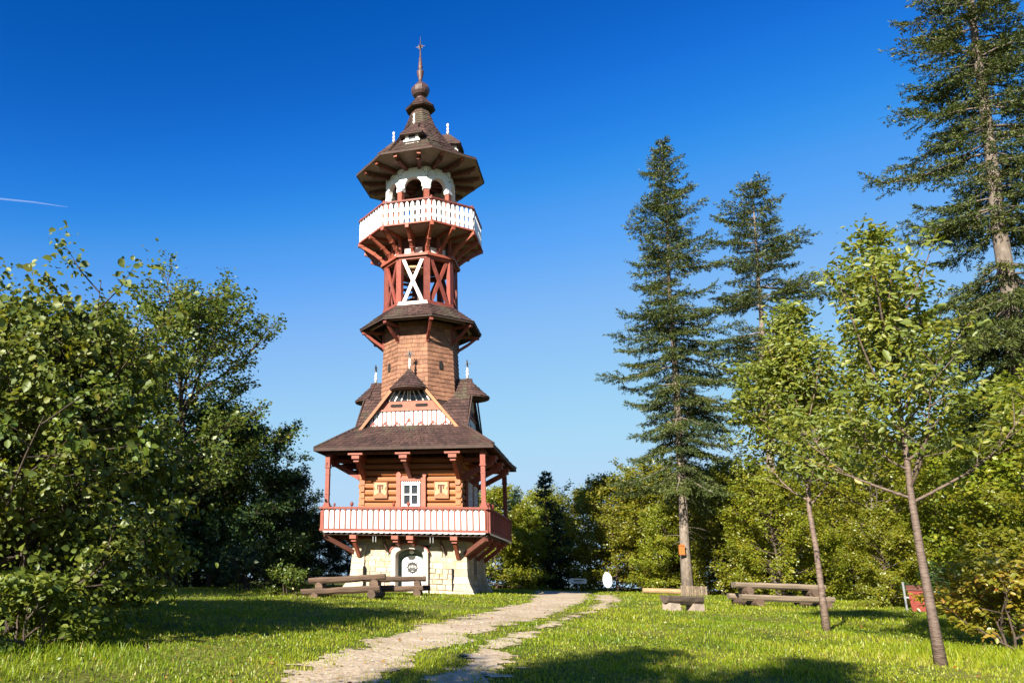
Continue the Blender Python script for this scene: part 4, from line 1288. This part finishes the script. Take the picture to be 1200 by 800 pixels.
for k in range(4):
    a = k * Q
    mb = MB()
    mb.prism([(-.44, 25.2), (.44, 25.2), (.36, 26.2), (-.36, 26.2)], -2.3, -1.0); dm = part(mb, 'dormer', M['white'], rz=a)
    mb = MB(); mb.box((0, -2.31, 25.86), (.40, .04, .32)); mb.build('dormer_pane', M['glass'], dm)
    mb = MB(); mb.box((0, -2.33, 25.58), (1.0, .16, .10)); mb.box((0, -2.32, 26.06), (.5, .06, .06)); mb.build('dormer_sill', M['white'], dm)
    mb = MB(); ap3 = Vector((0, -1.72, 27.10)); bk = Vector((0, -.5, 26.95))
    e4 = [Vector((-.92, -1.2, 26.1)), Vector((-.66, -2.58, 26.02)), Vector((.66, -2.58, 26.02)), Vector((.92, -1.2, 26.1))]
    mb.add(e4 + [ap3, bk] + [p + Vector((0, 0, -.08)) for p in e4], [(0, 1, 4, 5), (1, 2, 4), (2, 3, 5, 4), (6, 7, 1, 0), (7, 8, 2, 1), (8, 9, 3, 2), (9, 8, 7, 6)])
    dr = mb.build('dormer_roof', M['dark_wood'], dm)
    mb = MB(); 
    shingle_tiles(mb, e4[1], e4[2], ap3, ap3, 6, .17, .03); shingle_tiles(mb, e4[2], e4[3], bk, ap3, 6, .17, .03); shingle_tiles(mb, e4[0], e4[1], ap3, bk, 6, .17, .03)
    stuff(mb.build('dormer_shingles', M['shingle'], dm))
    mb = MB(); mb.lathe([(.06, 0), (.06, .12), (.1, .16), (.05, .21), (.05, .33), (.09, .38), (.05, .43), (.045, .56), (.085, .64), (.07, .72), (.02, .78)], 10, (0, -1.72, 27.02)); part(mb, 'dormer_finial', M['white_pink'], rz=a, smooth=True)
mb = MB(); mb.lathe([(.44, 28.85), (.44, 29.2), (.5, 29.22)], 16); neck = part(mb, 'spire_neck', M['dark_red'])
sh = MB(); und = MB()
oct_solid(und, [(.5, 29.02), (.90, 29.0), (.93, 29.06), (.62, 29.42), (.42, 29.72), (.30, 29.76)]); disc = part(und, 'spire_collar', M['dark_wood'])
for (r0, z0), (r1, z1) in (((.95, 29.07), (.63, 29.43)), ((.63, 29.43), (.43, 29.74))):
    for k in range(8): shingle_tiles(sh, octv(r0, z0, k), octv(r0, z0, k + 1), octv(r1, z1, k + 1), octv(r1, z1, k), 3, .18, .02)
stuff(sh.build('collar_shingles', M['shingle'], disc))
mb = MB(); mb.lathe([(.28, 29.7), (.30, 29.86), (.26, 29.95), (.46, 30.08), (.56, 30.26), (.58, 30.36), (.585, 30.46)], 16); part(mb, 'onion_bowl', M['copper'], smooth=False)
mb = MB(); oct_solid(mb, [(.56, 30.40), (.60, 30.44), (.57, 30.62), (.38, 30.85), (.18, 31.02), (.13, 31.12)]); part(mb, 'onion_cap', M['copper'])
mb = MB(); mb.lathe([(.11, 31.05), (.12, 31.25), (.19, 31.55), (.23, 31.78), (.24, 31.86), (.13, 31.92), (.10, 32.0), (.13, 32.08), (.16, 32.2), (.12, 32.3), (.13, 32.5), (.09, 32.6), (.10, 32.85), (.055, 32.92), (.05, 33.35), (.02, 33.4)], 12); spn = part(mb, 'spire_pole', M['copper'], smooth=True)
mb = MB(); c = Vector((0, 0, 33.72))
for k in range(8):
    t = k * PI / 4; ln = .30 if k % 2 == 0 else .2
    mb.bar(c, c + Vector((math.cos(t) * ln, 0, math.sin(t) * ln)), .07, .07, up=(0, 1, 0), w2=.015, h2=.015)
    mb.bar(c, c + Vector((0, math.cos(t) * ln * .9, math.sin(t) * ln * .9)), .06, .06, up=(1, 0, 0), w2=.015, h2=.015)
mb.lathe([(.03, 33.3), (.06, 33.62), (.09, 33.72), (.06, 33.82), (.025, 33.95), (.012, 34.5)], 8)
mb.build('spire_star', M['copper'], spn)

# ================================================================== trees and shrubs
ell = lambda c, w, p=1.0: (lambda t: w * max(1 - abs((t - c) / (max(c, 1 - c) + 0.02)) ** 2, 0.0) ** (0.5 * p) + 0.15)

# ---- foreground hazel
random.seed(21); rng = np.random.default_rng(21)
def hazel(H, nl, env, twigs, lean):
    g = Grow()
    deciduous(g, H, 0.16, 0.02, env, nl, elev=(8, 62), sub=8, twigs=twigs, twig_len=0.42, multi=5, lean=lean, limb_r=0.3)
    return g
g = hazel(4.75, 95, lambda t: 2.5 * max(1 - ((t - 0.38) / 0.68) ** 2, 0) ** 0.5 + .2, 4, (0.15, -0.2))
# a shoot that rises above the crown
p = Vector((-.1, -.3, 4.0)); shoot = [p + Vector((.07 * k, 0, .16 * k - .006 * k * k)) for k in range(10)]
g.mb.tube(shoot, [.02 - .0015 * k for k in range(10)], 4)
for k in range(2, 9): g.twig(shoot[k], shoot[k] + Vector((.16, random.uniform(-.1, .1), .03)))
P, D, Nn, L, tint = twig_leaves(g, 14, 0.088, flat=0.6, droop=0.3, jit=0.09, out=0.35, lsd=.3)
hz_loc = at_ground(-4.85, 13.2)
hz = empty('hazel_bush', hz_loc, 0, 'large foreground hazel bush with round leaves, filling the left edge', 'bush')
g.mb.build('stems', M['bark'], hz, smooth=True)
# the 300 leaves that stand nearest to the lens side are leaves of their own
wpos = P + np.array(hz_loc)
dist = np.linalg.norm(wpos - np.array([0, 0, CAM_H]), axis=1)
order = np.argsort(dist)
big = order[:300]; restm = np.ones(len(P), bool); restm[big] = False
lm = []
for k in range(6):
    V, F = leaf_verts(np.zeros((1, 3)), np.array([[0, 1.0, 0]]), np.array([[0, 0, 1.0]]), 1.0, 0.86, True)
    o = np_mesh('leaf', V, F, M['leaf_hazel'], None, [k / 5.5])
    lm.append(o.data); bpy.data.objects.remove(o)
for i in big:
    d = Vector(D[i]); n_ = Vector(Nn[i]); s_ = d.cross(n_).normalized(); u_ = s_.cross(d)
    o = bpy.data.objects.new('leaf', lm[int(tint[i] * 5.4)])
    link(o, hz)
    mt = Matrix((s_, d, u_)).transposed().to_4x4()
    o.matrix_local = Matrix.Translation(Vector(P[i])) @ mt @ Matrix.Diagonal((L[i], L[i], L[i], 1))
leaf_patch('foliage', P[restm], D[restm], Nn[restm], L[restm], 0.86, M['leaf_hazel'], hz, tint[restm], True)
hz2 = empty('hazel_bush', at_ground(-7.6, 16.2), 2.1, 'taller hazel at the left picture edge behind the foreground bush', 'bush')
hz2.scale = (1.1, 1.1, 1.08)
for ch in list(hz.children):
    if ch.name.split('.')[0] in ('stems', 'foliage'): copy_part(ch, hz2)

# ---- big beech behind it
random.seed(5); rng = np.random.default_rng(5)
g = Grow()
def env_b(t): return 4.6 * max(1 - ((t - 0.52) / 0.56) ** 2, 0) ** 0.5 + .3
deciduous(g, 14.4, 0.33, 0.20, env_b, 40, elev=(12, 58), sub=9, twigs=6, twig_len=0.55, lean=(-0.3, 0.2))
beech = finish_tree('beech_tree', g, twig_leaves(g, 12, 0.19, flat=0.55, droop=0.1, jit=0.16), M['leaf_beech'], M['bark'], at_ground(-7.0, 40.5),
                    'tall dark beech with wide ragged crown behind the hazel bush', 'tree', wr=0.62)

# ---- generic background kinds (built once, copied)
random.seed(9); rng = np.random.default_rng(9)
def make_hornbeam(H, Rw, nl, name, label, leafm, loc, c=0.24, sub=8, twigs=5, L=0.155, per=15, rz=0.0):
    g = Grow()
    deciduous(g, H, 0.09 * H / 8 + .02, 0.04, lambda t: Rw * max(1 - ((t - c) / (1.02 - c if t > c else c + .35)) ** 2, 0) ** 0.5 + .12, nl, elev=(-6, 60), sub=sub, twigs=twigs, twig_len=0.5)
    return finish_tree(name, g, twig_leaves(g, per, L, flat=0.6, droop=0.15, jit=0.12), leafm, M['bark'], loc, label, 'tree', wr=0.6, rz=rz)
def make_spruce(H, lm_, label, loc, mat='needle_blue', name='spruce_tree', dens=0.8):
    g = Grow()
    lv = conifer(g, H, 0.012 * H + .03, 0.03, lm_, whorl=0.34, nb=6, power=0.8, droop=0.3, spray=0.5, irregular=0.2, dens=dens)
    return finish_tree(name, g, lv, M[mat], M['bark'], loc, label, 'tree', wr=0.34)

HB = [make_hornbeam(8.0, 3.1, 54, 'hornbeam_tree', 'broad yellow-green hornbeam with layered boughs behind the round white sign', M['leaf_hedge'], at_ground(22.2, 61.5)),
      make_hornbeam(7.2, 2.8, 48, 'hornbeam_tree', 'pointed yellow-green hornbeam right of the tower, beside its railing', M['leaf_hedge'], at_ground(13.9, 64), c=0.2),
      make_hornbeam(8.0, 3.5, 56, 'hornbeam_tree', 'bright hornbeam reaching the foot of the tall fir from its right', M['leaf_hedge'], at_ground(26.6, 54.5), c=0.3)]
HBG = 'young hornbeams along the right-hand forest edge'
for h_ in HB: h_['group'] = HBG
BX = [(0, 12.1, 70, .8, 'low hornbeam against the back corner of the stone base'),
      (2, 25.2, 60, 1.08, 'hornbeam left of the tall fir trunk, its crown behind the bole'),
      (1, 16.6, 65.5, .85, 'small hornbeam left of the arrow sign, half in tower shade'), (2, 10.8, 68, .8, 'low hornbeam seen under the gallery at the right of the base'),
      (0, 29.8, 55, 1.0, 'hornbeam between the tall fir and the second fir'),
      (2, 33.5, 52, 1.0, 'hornbeam behind the right log picnic table, left end'),
      (1, 35.5, 49, 1.15, 'hornbeam rising straight behind the right log picnic table'),
      (0, 34.5, 44, 1.05, 'hornbeam behind the thinner lawn tree trunk'),
      (2, 31.0, 39.5, .92, 'hornbeam just right of the thinner lawn tree, low boughs in shade'),
      (1, 29.0, 33.5, 1.02, 'hornbeam behind the red bin, mostly in shade'),
      (0, 26.2, 28.6, .95, 'dark-sided hornbeam right of the red bin'),
      (2, 22.6, 23.2, .84, 'hornbeam at the right edge behind the thicker lawn tree'),
      (2, 25.7, 46.2, .82, 'hornbeam in front of the thinner gappy fir, hiding its lower trunk'), (2, 20.0, 73, 1.0, 'back-row hornbeam over the round sign'), (1, 24.6, 75, 1.15, 'back-row hornbeam just left of the tall fir'), (0, 29.5, 72, 1.1, 'back-row hornbeam right of the tall fir'),
          (2, 35, 68, 1.15, 'back-row hornbeam under the second fir'), (1, 41, 63, 1.25, 'back-row hornbeam over the right log table'), (0, 43, 54, 1.2, 'back-row hornbeam between the two lawn trees'),
          (2, 40, 42, 1.25, 'back-row hornbeam right of the thicker lawn tree'), (1, 13.0, 73, .95, 'back-row hornbeam right of the gallery'), (0, 36, 31, 1.2, 'back-row hornbeam under the corner fir'),
          (1, 29.5, 48.5, .62, 'short hornbeam just left of the right log picnic table'), (0, 24.2, 57, .7, 'short hornbeam at the tall fir, behind the pale log'), (1, 22.8, 33.2, .5, 'little hornbeam right of the right log picnic table'),
          (1, 19.3, 19.4, .72, 'nearest hornbeam at the right picture edge above the yellow bush')]
for i, x, y, sc, lab in BX:
    s2 = sc * random.uniform(.96, 1.04)
    copy_tree(HB[i], at_ground(x, y), random.random() * 6.28, (s2, s2, sc), lab, HBG)
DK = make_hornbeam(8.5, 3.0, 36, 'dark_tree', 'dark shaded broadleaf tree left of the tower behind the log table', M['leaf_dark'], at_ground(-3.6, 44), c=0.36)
DKG = 'dark shaded trees left of the tower'
DK['group'] = DKG
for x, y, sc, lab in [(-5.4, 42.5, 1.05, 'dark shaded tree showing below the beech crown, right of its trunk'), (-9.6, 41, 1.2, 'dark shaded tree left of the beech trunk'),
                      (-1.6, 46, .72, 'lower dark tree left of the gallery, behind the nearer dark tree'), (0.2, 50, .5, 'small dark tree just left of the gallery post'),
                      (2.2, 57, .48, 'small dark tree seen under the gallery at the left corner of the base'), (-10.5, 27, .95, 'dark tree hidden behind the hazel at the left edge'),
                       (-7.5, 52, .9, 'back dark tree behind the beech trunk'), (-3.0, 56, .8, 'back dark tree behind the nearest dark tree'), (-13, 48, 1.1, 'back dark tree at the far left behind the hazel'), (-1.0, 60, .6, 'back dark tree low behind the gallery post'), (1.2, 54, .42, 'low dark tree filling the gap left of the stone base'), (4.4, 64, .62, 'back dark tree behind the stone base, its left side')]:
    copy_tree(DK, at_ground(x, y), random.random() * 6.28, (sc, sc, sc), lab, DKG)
SPB = make_spruce(9.2, 2.3, 'dark blue-green spruce in the tower shadow left of the arrow sign', at_ground(18.4, 65.5))
SPG = 'small dark spruces at the forest edge'
SPB['group'] = SPG
for x, y, sc, lab in [(16.2, 67, .86, 'shorter dark spruce beside the shaded one, nearer the tower'), (28.4, 66, 1.15, 'dark spruce behind the tall fir trunk'), (36.5, 58, 1.1, 'dark spruce behind the right picnic table trees'),
                      (38, 47, 1.2, 'dark spruce behind the lawn trees'), (34, 34, 1.1, 'dark spruce behind the red bin'), (30, 24.5, 1.0, 'dark spruce at the far right edge behind the hornbeams'),
                      (-6.3, 45, .95, 'dark spruce at left between the broadleaf trees'), (-6.0, 60, .9, 'back dark spruce far behind the beech'), (-11, 56, 1.1, 'back dark spruce far at the left edge'), (-2.0, 52, .78, 'dark spruce left of the tower showing above the log table'), (33, 61, 1.05, 'dark spruce in the gap right of the tall fir')]:
    copy_tree(SPB, at_ground(x, y), random.random() * 6.28, (sc, sc, sc), lab, SPG)

# ---- the three tall firs
random.seed(31); rng = np.random.default_rng(31)
g = Grow()
lv = conifer(g, 29.9, 0.30, 0.22, 3.15, whorl=0.46, nb=6, power=0.52, droop=0.48, spray=0.36, lean=(1.0, 0), irregular=0.40, dens=1.15, nl=.60, rep=6)
finish_tree('fir_tree', g, lv, M['needle'], M['bark_fir'], at_ground(21.7, 48.7), 'tallest full fir, standing alone left of the lawn trees', 'tree', wr=0.27, group='tall firs')
random.seed(33); rng = np.random.default_rng(33)
g = Grow()
def asym2(az, z): return 1.75 if (18.6 < z < 19.6 and math.cos(az) > 0.75) else 1.0
lv = conifer(g, 27.0, 0.33, 0.40, 3.3, whorl=0.62, nb=6, power=0.5, droop=0.28, spray=0.42, lean=(1.6, 0), irregular=0.34, gaps=((16.6, 17.9), (13.5, 14.2)), dens=1.15, asym=asym2, nl=.60, rep=6)
finish_tree('fir_tree', g, lv, M['needle'], M['bark_fir'], at_ground(26.9, 48.6), 'thinner gappy fir behind the thinner lawn tree, one long bough', 'tree', wr=0.27, group='tall firs')
random.seed(35); rng = np.random.default_rng(35)
g = Grow()
def asym3(az, z):
    f = 1.12 if z < 12.7 else 1.0
    if 11 < z < 23 and math.cos(az - math.atan2(-.76, -.65)) > 0.72: f *= 0.35
    return f
lv = conifer(g, 31.0, 0.40, 0.22, 2.9, whorl=0.36, nb=6, power=0.35, droop=0.62, spray=0.40, lean=(2.6, 0), irregular=0.34, gaps=((12.7, 13.8), ), dens=1.3, asym=asym3, nl=.48, rep=8)
finish_tree('fir_tree', g, lv, M['needle'], M['bark_fir'], at_ground(24.5, 28), 'big fir cut off by the upper right corner, pale bare trunk showing', 'tree', wr=0.27, group='tall firs')

# ---- the two young lawn trees
random.seed(41); rng = np.random.default_rng(41)
g = Grow()
deciduous(g, 6.9, 0.070, 0.33, lambda t: (2.9 * max(1 - t, 0) ** 1.35 + .08) if t > .5 else 2.15, 32, elev=(26, 72), sub=8, twigs=5, twig_len=0.40, wobble=.004, topr=(.72, 1.05), lean=(0.15, 0.2), limb_r=0.27, up=0.5)
shoots(g, 14, 4.0, 5.4, 1.25, 7.05)
finish_tree('cherry_tree', g, twig_leaves(g, 10, 0.100, flat=0.45, droop=0.45, jit=0.08), M['leaf_cherry'], M['bark_cherry'], at_ground(9.0, 12.25), 'nearer young lawn tree with the thicker leaning trunk at right', 'tree', wr=0.46, near=True, group='young lawn trees')
random.seed(43); rng = np.random.default_rng(43)
g = Grow()
deciduous(g, 7.1, 0.070, 0.36, lambda t: (3.2 * max(1 - t, 0) ** 1.0 + .2) if t > .5 else 1.95, 36, elev=(26, 70), sub=8, twigs=5, twig_len=0.42, wobble=.004, topr=(.72, 1.05), lean=(0.1, 0.1), limb_r=0.27, up=0.5)
shoots(g, 14, 4.2, 5.6, 1.0, 7.0)
lawn2 = finish_tree('cherry_tree', g, twig_leaves(g, 11, 0.11, flat=0.45, droop=0.4, jit=0.08), M['leaf_cherry'], M['bark_cherry'], at_ground(10.6, 17.5), 'farther young lawn tree with thin trunk beside the right picnic table', 'tree', wr=0.46, near=True, group='young lawn trees')
# thin trunk with ivy at the forest edge
random.seed(45); rng = np.random.default_rng(45)
g = Grow()
deciduous(g, 8.0, 0.13, 0.40, lambda t: 2.2 * max(1 - ((t - 0.65) / 0.5) ** 2, 0) ** 0.6 + .2, 22, elev=(22, 60), sub=7, twigs=4, twig_len=0.45)
for k in range(60):
    z = random.uniform(.1, 2.6); a = random.random() * 6.28
    g.twig(Vector((.13 * math.cos(a), .13 * math.sin(a), z)), Vector((.32 * math.cos(a), .32 * math.sin(a), z + .1)))
finish_tree('hornbeam_tree', g, twig_leaves(g, 13, 0.14, flat=0.9, jit=0.1), M['leaf_hedge'], M['pale_wood'] if False else M['bark_fir'], at_ground(25.7, 37.7), 'slim tree with pale leafy trunk left of the red bin', 'tree', wr=0.6)
# low shrubs
random.seed(47); rng = np.random.default_rng(47)
def shrub(H, Rw, n, L, mat, loc, label, name='shrub', per=11, wr=0.6, near=False, group=None):
    g = Grow()
    deciduous(g, H, 0.05, 0.02, lambda t: Rw * max(1 - ((t - .35) / .75) ** 2, 0) ** .5 + .1, n, elev=(15, 60), sub=6, twigs=4, twig_len=0.3, multi=4)
    return finish_tree(name, g, twig_leaves(g, per, L, flat=.9, jit=.05), M[mat], M['bark'], loc, label, 'shrub', wr, near, group)
shrub(1.25, 1.0, 26, 0.10, 'leaf_yellow', at_ground(12.3, 14.7), 'low bush with yellow and orange autumn leaves at the right edge', near=True)
shrub(1.9, 1.5, 30, 0.10, 'leaf_hedge', at_ground(15.2, 17.6), 'green bush behind the yellow autumn bush at the right edge', near=True)
shrub(.8, .55, 14, 0.09, 'leaf_beech', at_ground(-.9, 31.2), 'small sunlit bush at the left end of the log tables')
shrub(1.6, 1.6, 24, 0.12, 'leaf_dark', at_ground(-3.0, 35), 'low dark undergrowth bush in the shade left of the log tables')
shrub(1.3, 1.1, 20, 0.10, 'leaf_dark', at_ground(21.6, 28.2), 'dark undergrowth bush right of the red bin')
shrub(0.8, .7, 14, 0.10, 'leaf_hazel', at_ground(-3.9, 11.4), 'low leafy sprouts at the foot of the foreground hazel bush', near=True)

# ---- trees outside the picture that throw their shade into it
FG = 'trees beside and behind the viewpoint'
for x, y, sc, lab in [(-5.6, -1.7, 1.32, 'open-crowned tree behind the viewpoint, left'), (-2.6, -1.2, 1.25, 'open-crowned tree behind the viewpoint, nearer')]:
    copy_tree(lawn2, at_ground(x, y), x, (sc, sc, sc), lab, FG)
for x, y, sc, lab in [(-15.5, 19, 1.4, 'tree outside the left picture edge, nearest'), (-18.5, 25, 1.5, 'tree outside the left picture edge, second'), (-14.5, 30, 1.3, 'tree outside the left picture edge, farthest')]:
    copy_tree(DK, at_ground(x, y), x, (sc, sc, sc), lab, FG)

# ================================================================== small things on the lawn
def rough_log(mb, p, q, r, n=10, flat=None, seed=0):
    rnd = random.Random(seed)
    p = Vector(p); q = Vector(q); k = 7
    d = (q - p).normalized(); up = Vector((0, 0, 1)); a = d.cross(up).normalized(); c = a.cross(d)
    b = len(mb.v)
    for i in range(k):
        cc = p.lerp(q, i / (k - 1)) + (a * rnd.gauss(0, .012) + c * rnd.gauss(0, .008))
        for j in range(n):
            t = 2 * PI * j / n
            rr = r * (1 + rnd.gauss(0, .03)) * (0.93 if i in (0, k - 1) else 1)
            x = math.cos(t) * rr; y = math.sin(t) * rr
            if flat is not None: y = min(y, flat * r + rnd.gauss(0, .004))
            mb.v.append(tuple(cc + a * x + c * y))
    for i in range(k - 1):
        for j in range(n):
            j2 = (j + 1) % n
            mb.f.append((b + i * n + j, b + i * n + j2, b + (i + 1) * n + j2, b + (i + 1) * n + j))
    mb.f.append(tuple(b + j for j in reversed(range(n)))); mb.f.append(tuple(b + (k - 1) * n + j for j in range(n)))

def picnic_table(loc, rz, Ln, mat, label, seed, top_h=.78, tilt=0.0):
    t = empty('picnic_table', loc, rz, label, 'picnic table', 'log picnic tables')
    t.rotation_euler = (0, tilt, rz)
    mb = MB(); rough_log(mb, (-Ln / 2, -.17, top_h), (Ln / 2, -.17, top_h), .165, flat=.35, seed=seed); mb.build('table_top', mat, t)
    mb = MB(); rough_log(mb, (-Ln / 2 + .05, .20, top_h), (Ln / 2 - .08, .20, top_h), .165, flat=.35, seed=seed + 1); mb.build('table_top', mat, t)
    for y, o in ((-.98, -.10), (.98, .12)):
        mb = MB(); rough_log(mb, (-Ln / 2 + o, y, .36), (Ln / 2 + o, y, .36), .18, flat=.3, seed=seed + 2); mb.build('bench_seat', mat, t)
    for x in (-Ln * .36, Ln * .36):
        mb = MB(); rough_log(mb, (x, -1.28, .13), (x, 1.28, .13), .16, seed=seed + 3); mb.build('cross_log', M['brown_log'], t)
        mb = MB(); rough_log(mb, (x, -.5, top_h - .25), (x, .5, top_h - .25), .15, seed=seed + 4); mb.build('cross_log', M['brown_log'], t)
        for y in (-.28, .28):
            mb = MB(); rough_log(mb, (x - .02, y, .12), (x + .02, y, .5), .14, seed=seed + 5) if False else mb.lathe([(.15, .1), (.14, .5)], 10, (x, y, 0)); mb.build('support_stub', M['brown_log'], t)
    return t
picnic_table(at_ground(1.25, 30.3, -.03), R(-13), 2.8, M['brown_log'], 'long brown log picnic table, left one in front of the tower', 100, .73, -.085)
picnic_table(at_ground(3.45, 35.6, -.03), R(-10), 2.6, M['brown_log'], 'smaller brown log picnic table, right one in front of the tower door', 140, .73, -.04)
picnic_table(at_ground(17.6, 31.8, -.02), R(-8), 3.2, M['grey_wood'], 'pale grey log picnic table on the lawn by the right forest edge', 180)

t = empty('log_bench', at_ground(10.95, 25.0, 0), R(14), 'half-log seat on two stone blocks in the sunny lawn', 'bench')
t.scale = (.86, .8, .8)
mb = MB(); rough_log(mb, (-.72, 0, .48), (.72, 0, .48), .27, 12, flat=.18, seed=9); mb.build('seat', M['bark'], t)
for x in (-.45, .5):
    mb = MB(); mb.add([(x - .24, -.26, -.1), (x + .2, -.27, -.1), (x + .22, .26, -.1), (x - .22, .25, -.1), (x - .2, -.24, .27), (x + .19, -.22, .25), (x + .18, .22, .27), (x - .2, .22, .26)],
                      [(0, 1, 2, 3), (7, 6, 5, 4), (0, 4, 5, 1), (1, 5, 6, 2), (2, 6, 7, 3), (3, 7, 4, 0)]); mb.build('stone_block', M['concrete'], t)

t = empty('round_sign', at_ground(18.2, 52, 0), R(-15), 'round white sign board on a short dark post beside the path end', 'sign')
t.scale = (.64, 1, .85)
mb = MB(); mb.lathe([(.04, 0), (.04, .55)], 8); mb.build('post', M['iron'], t)
mb = MB(); disc_ = [(.42 * math.cos(k * PI / 10), .95 + .54 * math.sin(k * PI / 10)) for k in range(20)]
mb.prism(disc_, -.06, -.02); mb.build('board', M['sign_white'], t)
mb = MB(); mb.prism([(.44 * math.cos(k * PI / 10), .95 + .56 * math.sin(k * PI / 10)) for k in range(20)], -.02, .01); mb.build('rim', M['galv'], t)

t = empty('arrow_sign', at_ground(18.0, 57.2, 0), R(-10), 'small pale arrow signpost pointing left in the tower shadow', 'sign')
mb = MB(); mb.lathe([(.045, 0), (.045, .75)], 8); mb.build('post', M['galv'], t)
mb = MB(); mb.prism([(-.68, .72), (-.5, .56), (.55, .56), (.55, .88), (-.5, .88)], -.07, -.045); mb.build('arrow_board', M['sign_white'], t)
mb = MB(); mb.box((.05, -.073, .76), (.7, .006, .05)); mb.box((-.02, -.073, .67), (.5, .006, .04)); stuff(mb.build('lettering', M['iron'], t))

t = empty('tree_guard', at_ground(21.75, 48.1, 0), R(0), 'slatted wooden box round the foot of the tallest fir', 'tree guard')
for k in range(9):
    mb = MB(); mb.box((-.52 + k * .13, -.45, .27), (.085, .05, .6 + random.uniform(-.05, .05))); mb.build('slat', M['grey_wood'], t)
for k in range(4):
    for sx in (-1, 1):
        mb = MB(); mb.box((sx * .58, -.36 + k * .2, .27), (.05, .09, .6)); mb.build('slat', M['grey_wood'], t)
mb = MB(); mb.box((0, -.41, .14), (1.15, .04, .08)); mb.box((0, -.41, .46), (1.15, .04, .08)); mb.build('batten', M['pale_wood'], t)
mb = MB(); mb.box((0, 0, 0), (.30, .14, .52)); mb.prism([(-.2, .26), (.2, .26), (0, .36)], -.12, .1)
o = mb.build('trail_marker', M['orange_paint'], None, loc=(21.36, 48.26, tz(21.7, 48.7) + 2.55)); tag(o, 'small orange marker box fixed to the tallest fir trunk', 'trail marker')
mb = MB(); rough_log(mb, (0, 0, 0), (3.9, -.5, 0), .17, 10, seed=77)
o = mb.build('pale_log', M['pale_wood'], None, loc=(20.6, 52.6, tz(22, 52) + .22)); tag(o, 'long pale stripped log lying left of the tallest fir', 'log')

t = empty('red_bin', at_ground(19.95, 27.6, 0), R(-35), 'red bin with a grey post behind the lawn tree, shade put into its colour', 'bin')
t.scale = (.72, .72, .85)
mb = MB(); mb.add([(-.36, -.32, .05), (.36, -.32, .05), (.36, .32, .05), (-.36, .32, .05), (-.42, -.4, .82), (.42, -.4, .82), (.42, .4, .82), (-.42, .4, .82)],
                  [(0, 1, 2, 3), (7, 6, 5, 4), (0, 4, 5, 1), (1, 5, 6, 2), (2, 6, 7, 3), (3, 7, 4, 0)]); mb.build('body', M['bin_red'], t)
mb = MB(); mb.xprism([(-.46, .82), (.44, .82), (.44, .93), (.1, 1.02), (-.3, 1.0), (-.46, .9)], -.46, .46); mb.build('lid', M['dark_red'], t)
mb = MB(); mb.lathe([(.045, 0), (.045, 1.12)], 8, (-.55, -.25, 0)); mb.box((-.5, -.25, .55), (.2, .06, .06)); mb.build('post', M['galv'], t)

# faint vapour trail, far away and high
cm, cn, cl, co = new_mat('vapour_trail')
cd_ = cn.new('ShaderNodeBsdfDiffuse'); cd_.inputs[0].default_value = (.9, .9, .9, 1)
ct_ = cn.new('ShaderNodeBsdfTransparent'); cx_ = cn.new('ShaderNodeMixShader'); cx_.inputs[0].default_value = 0.09
cl.new(ct_.outputs[0], cx_.inputs[1]); cl.new(cd_.outputs[0], cx_.inputs[2]); cl.new(cx_.outputs[0], co.inputs[0])
mb = MB(); mb.tube([(-4240, 8200, 3970), (-3703, 8300, 3968), (-3370, 8400, 3990), (-3000, 8500, 3990)], [11, 10, 8, 2], 6)
tag(mb.build('vapour_trail', cm, smooth=True), 'faint thin white vapour trail in the sky at the left edge', 'vapour trail')
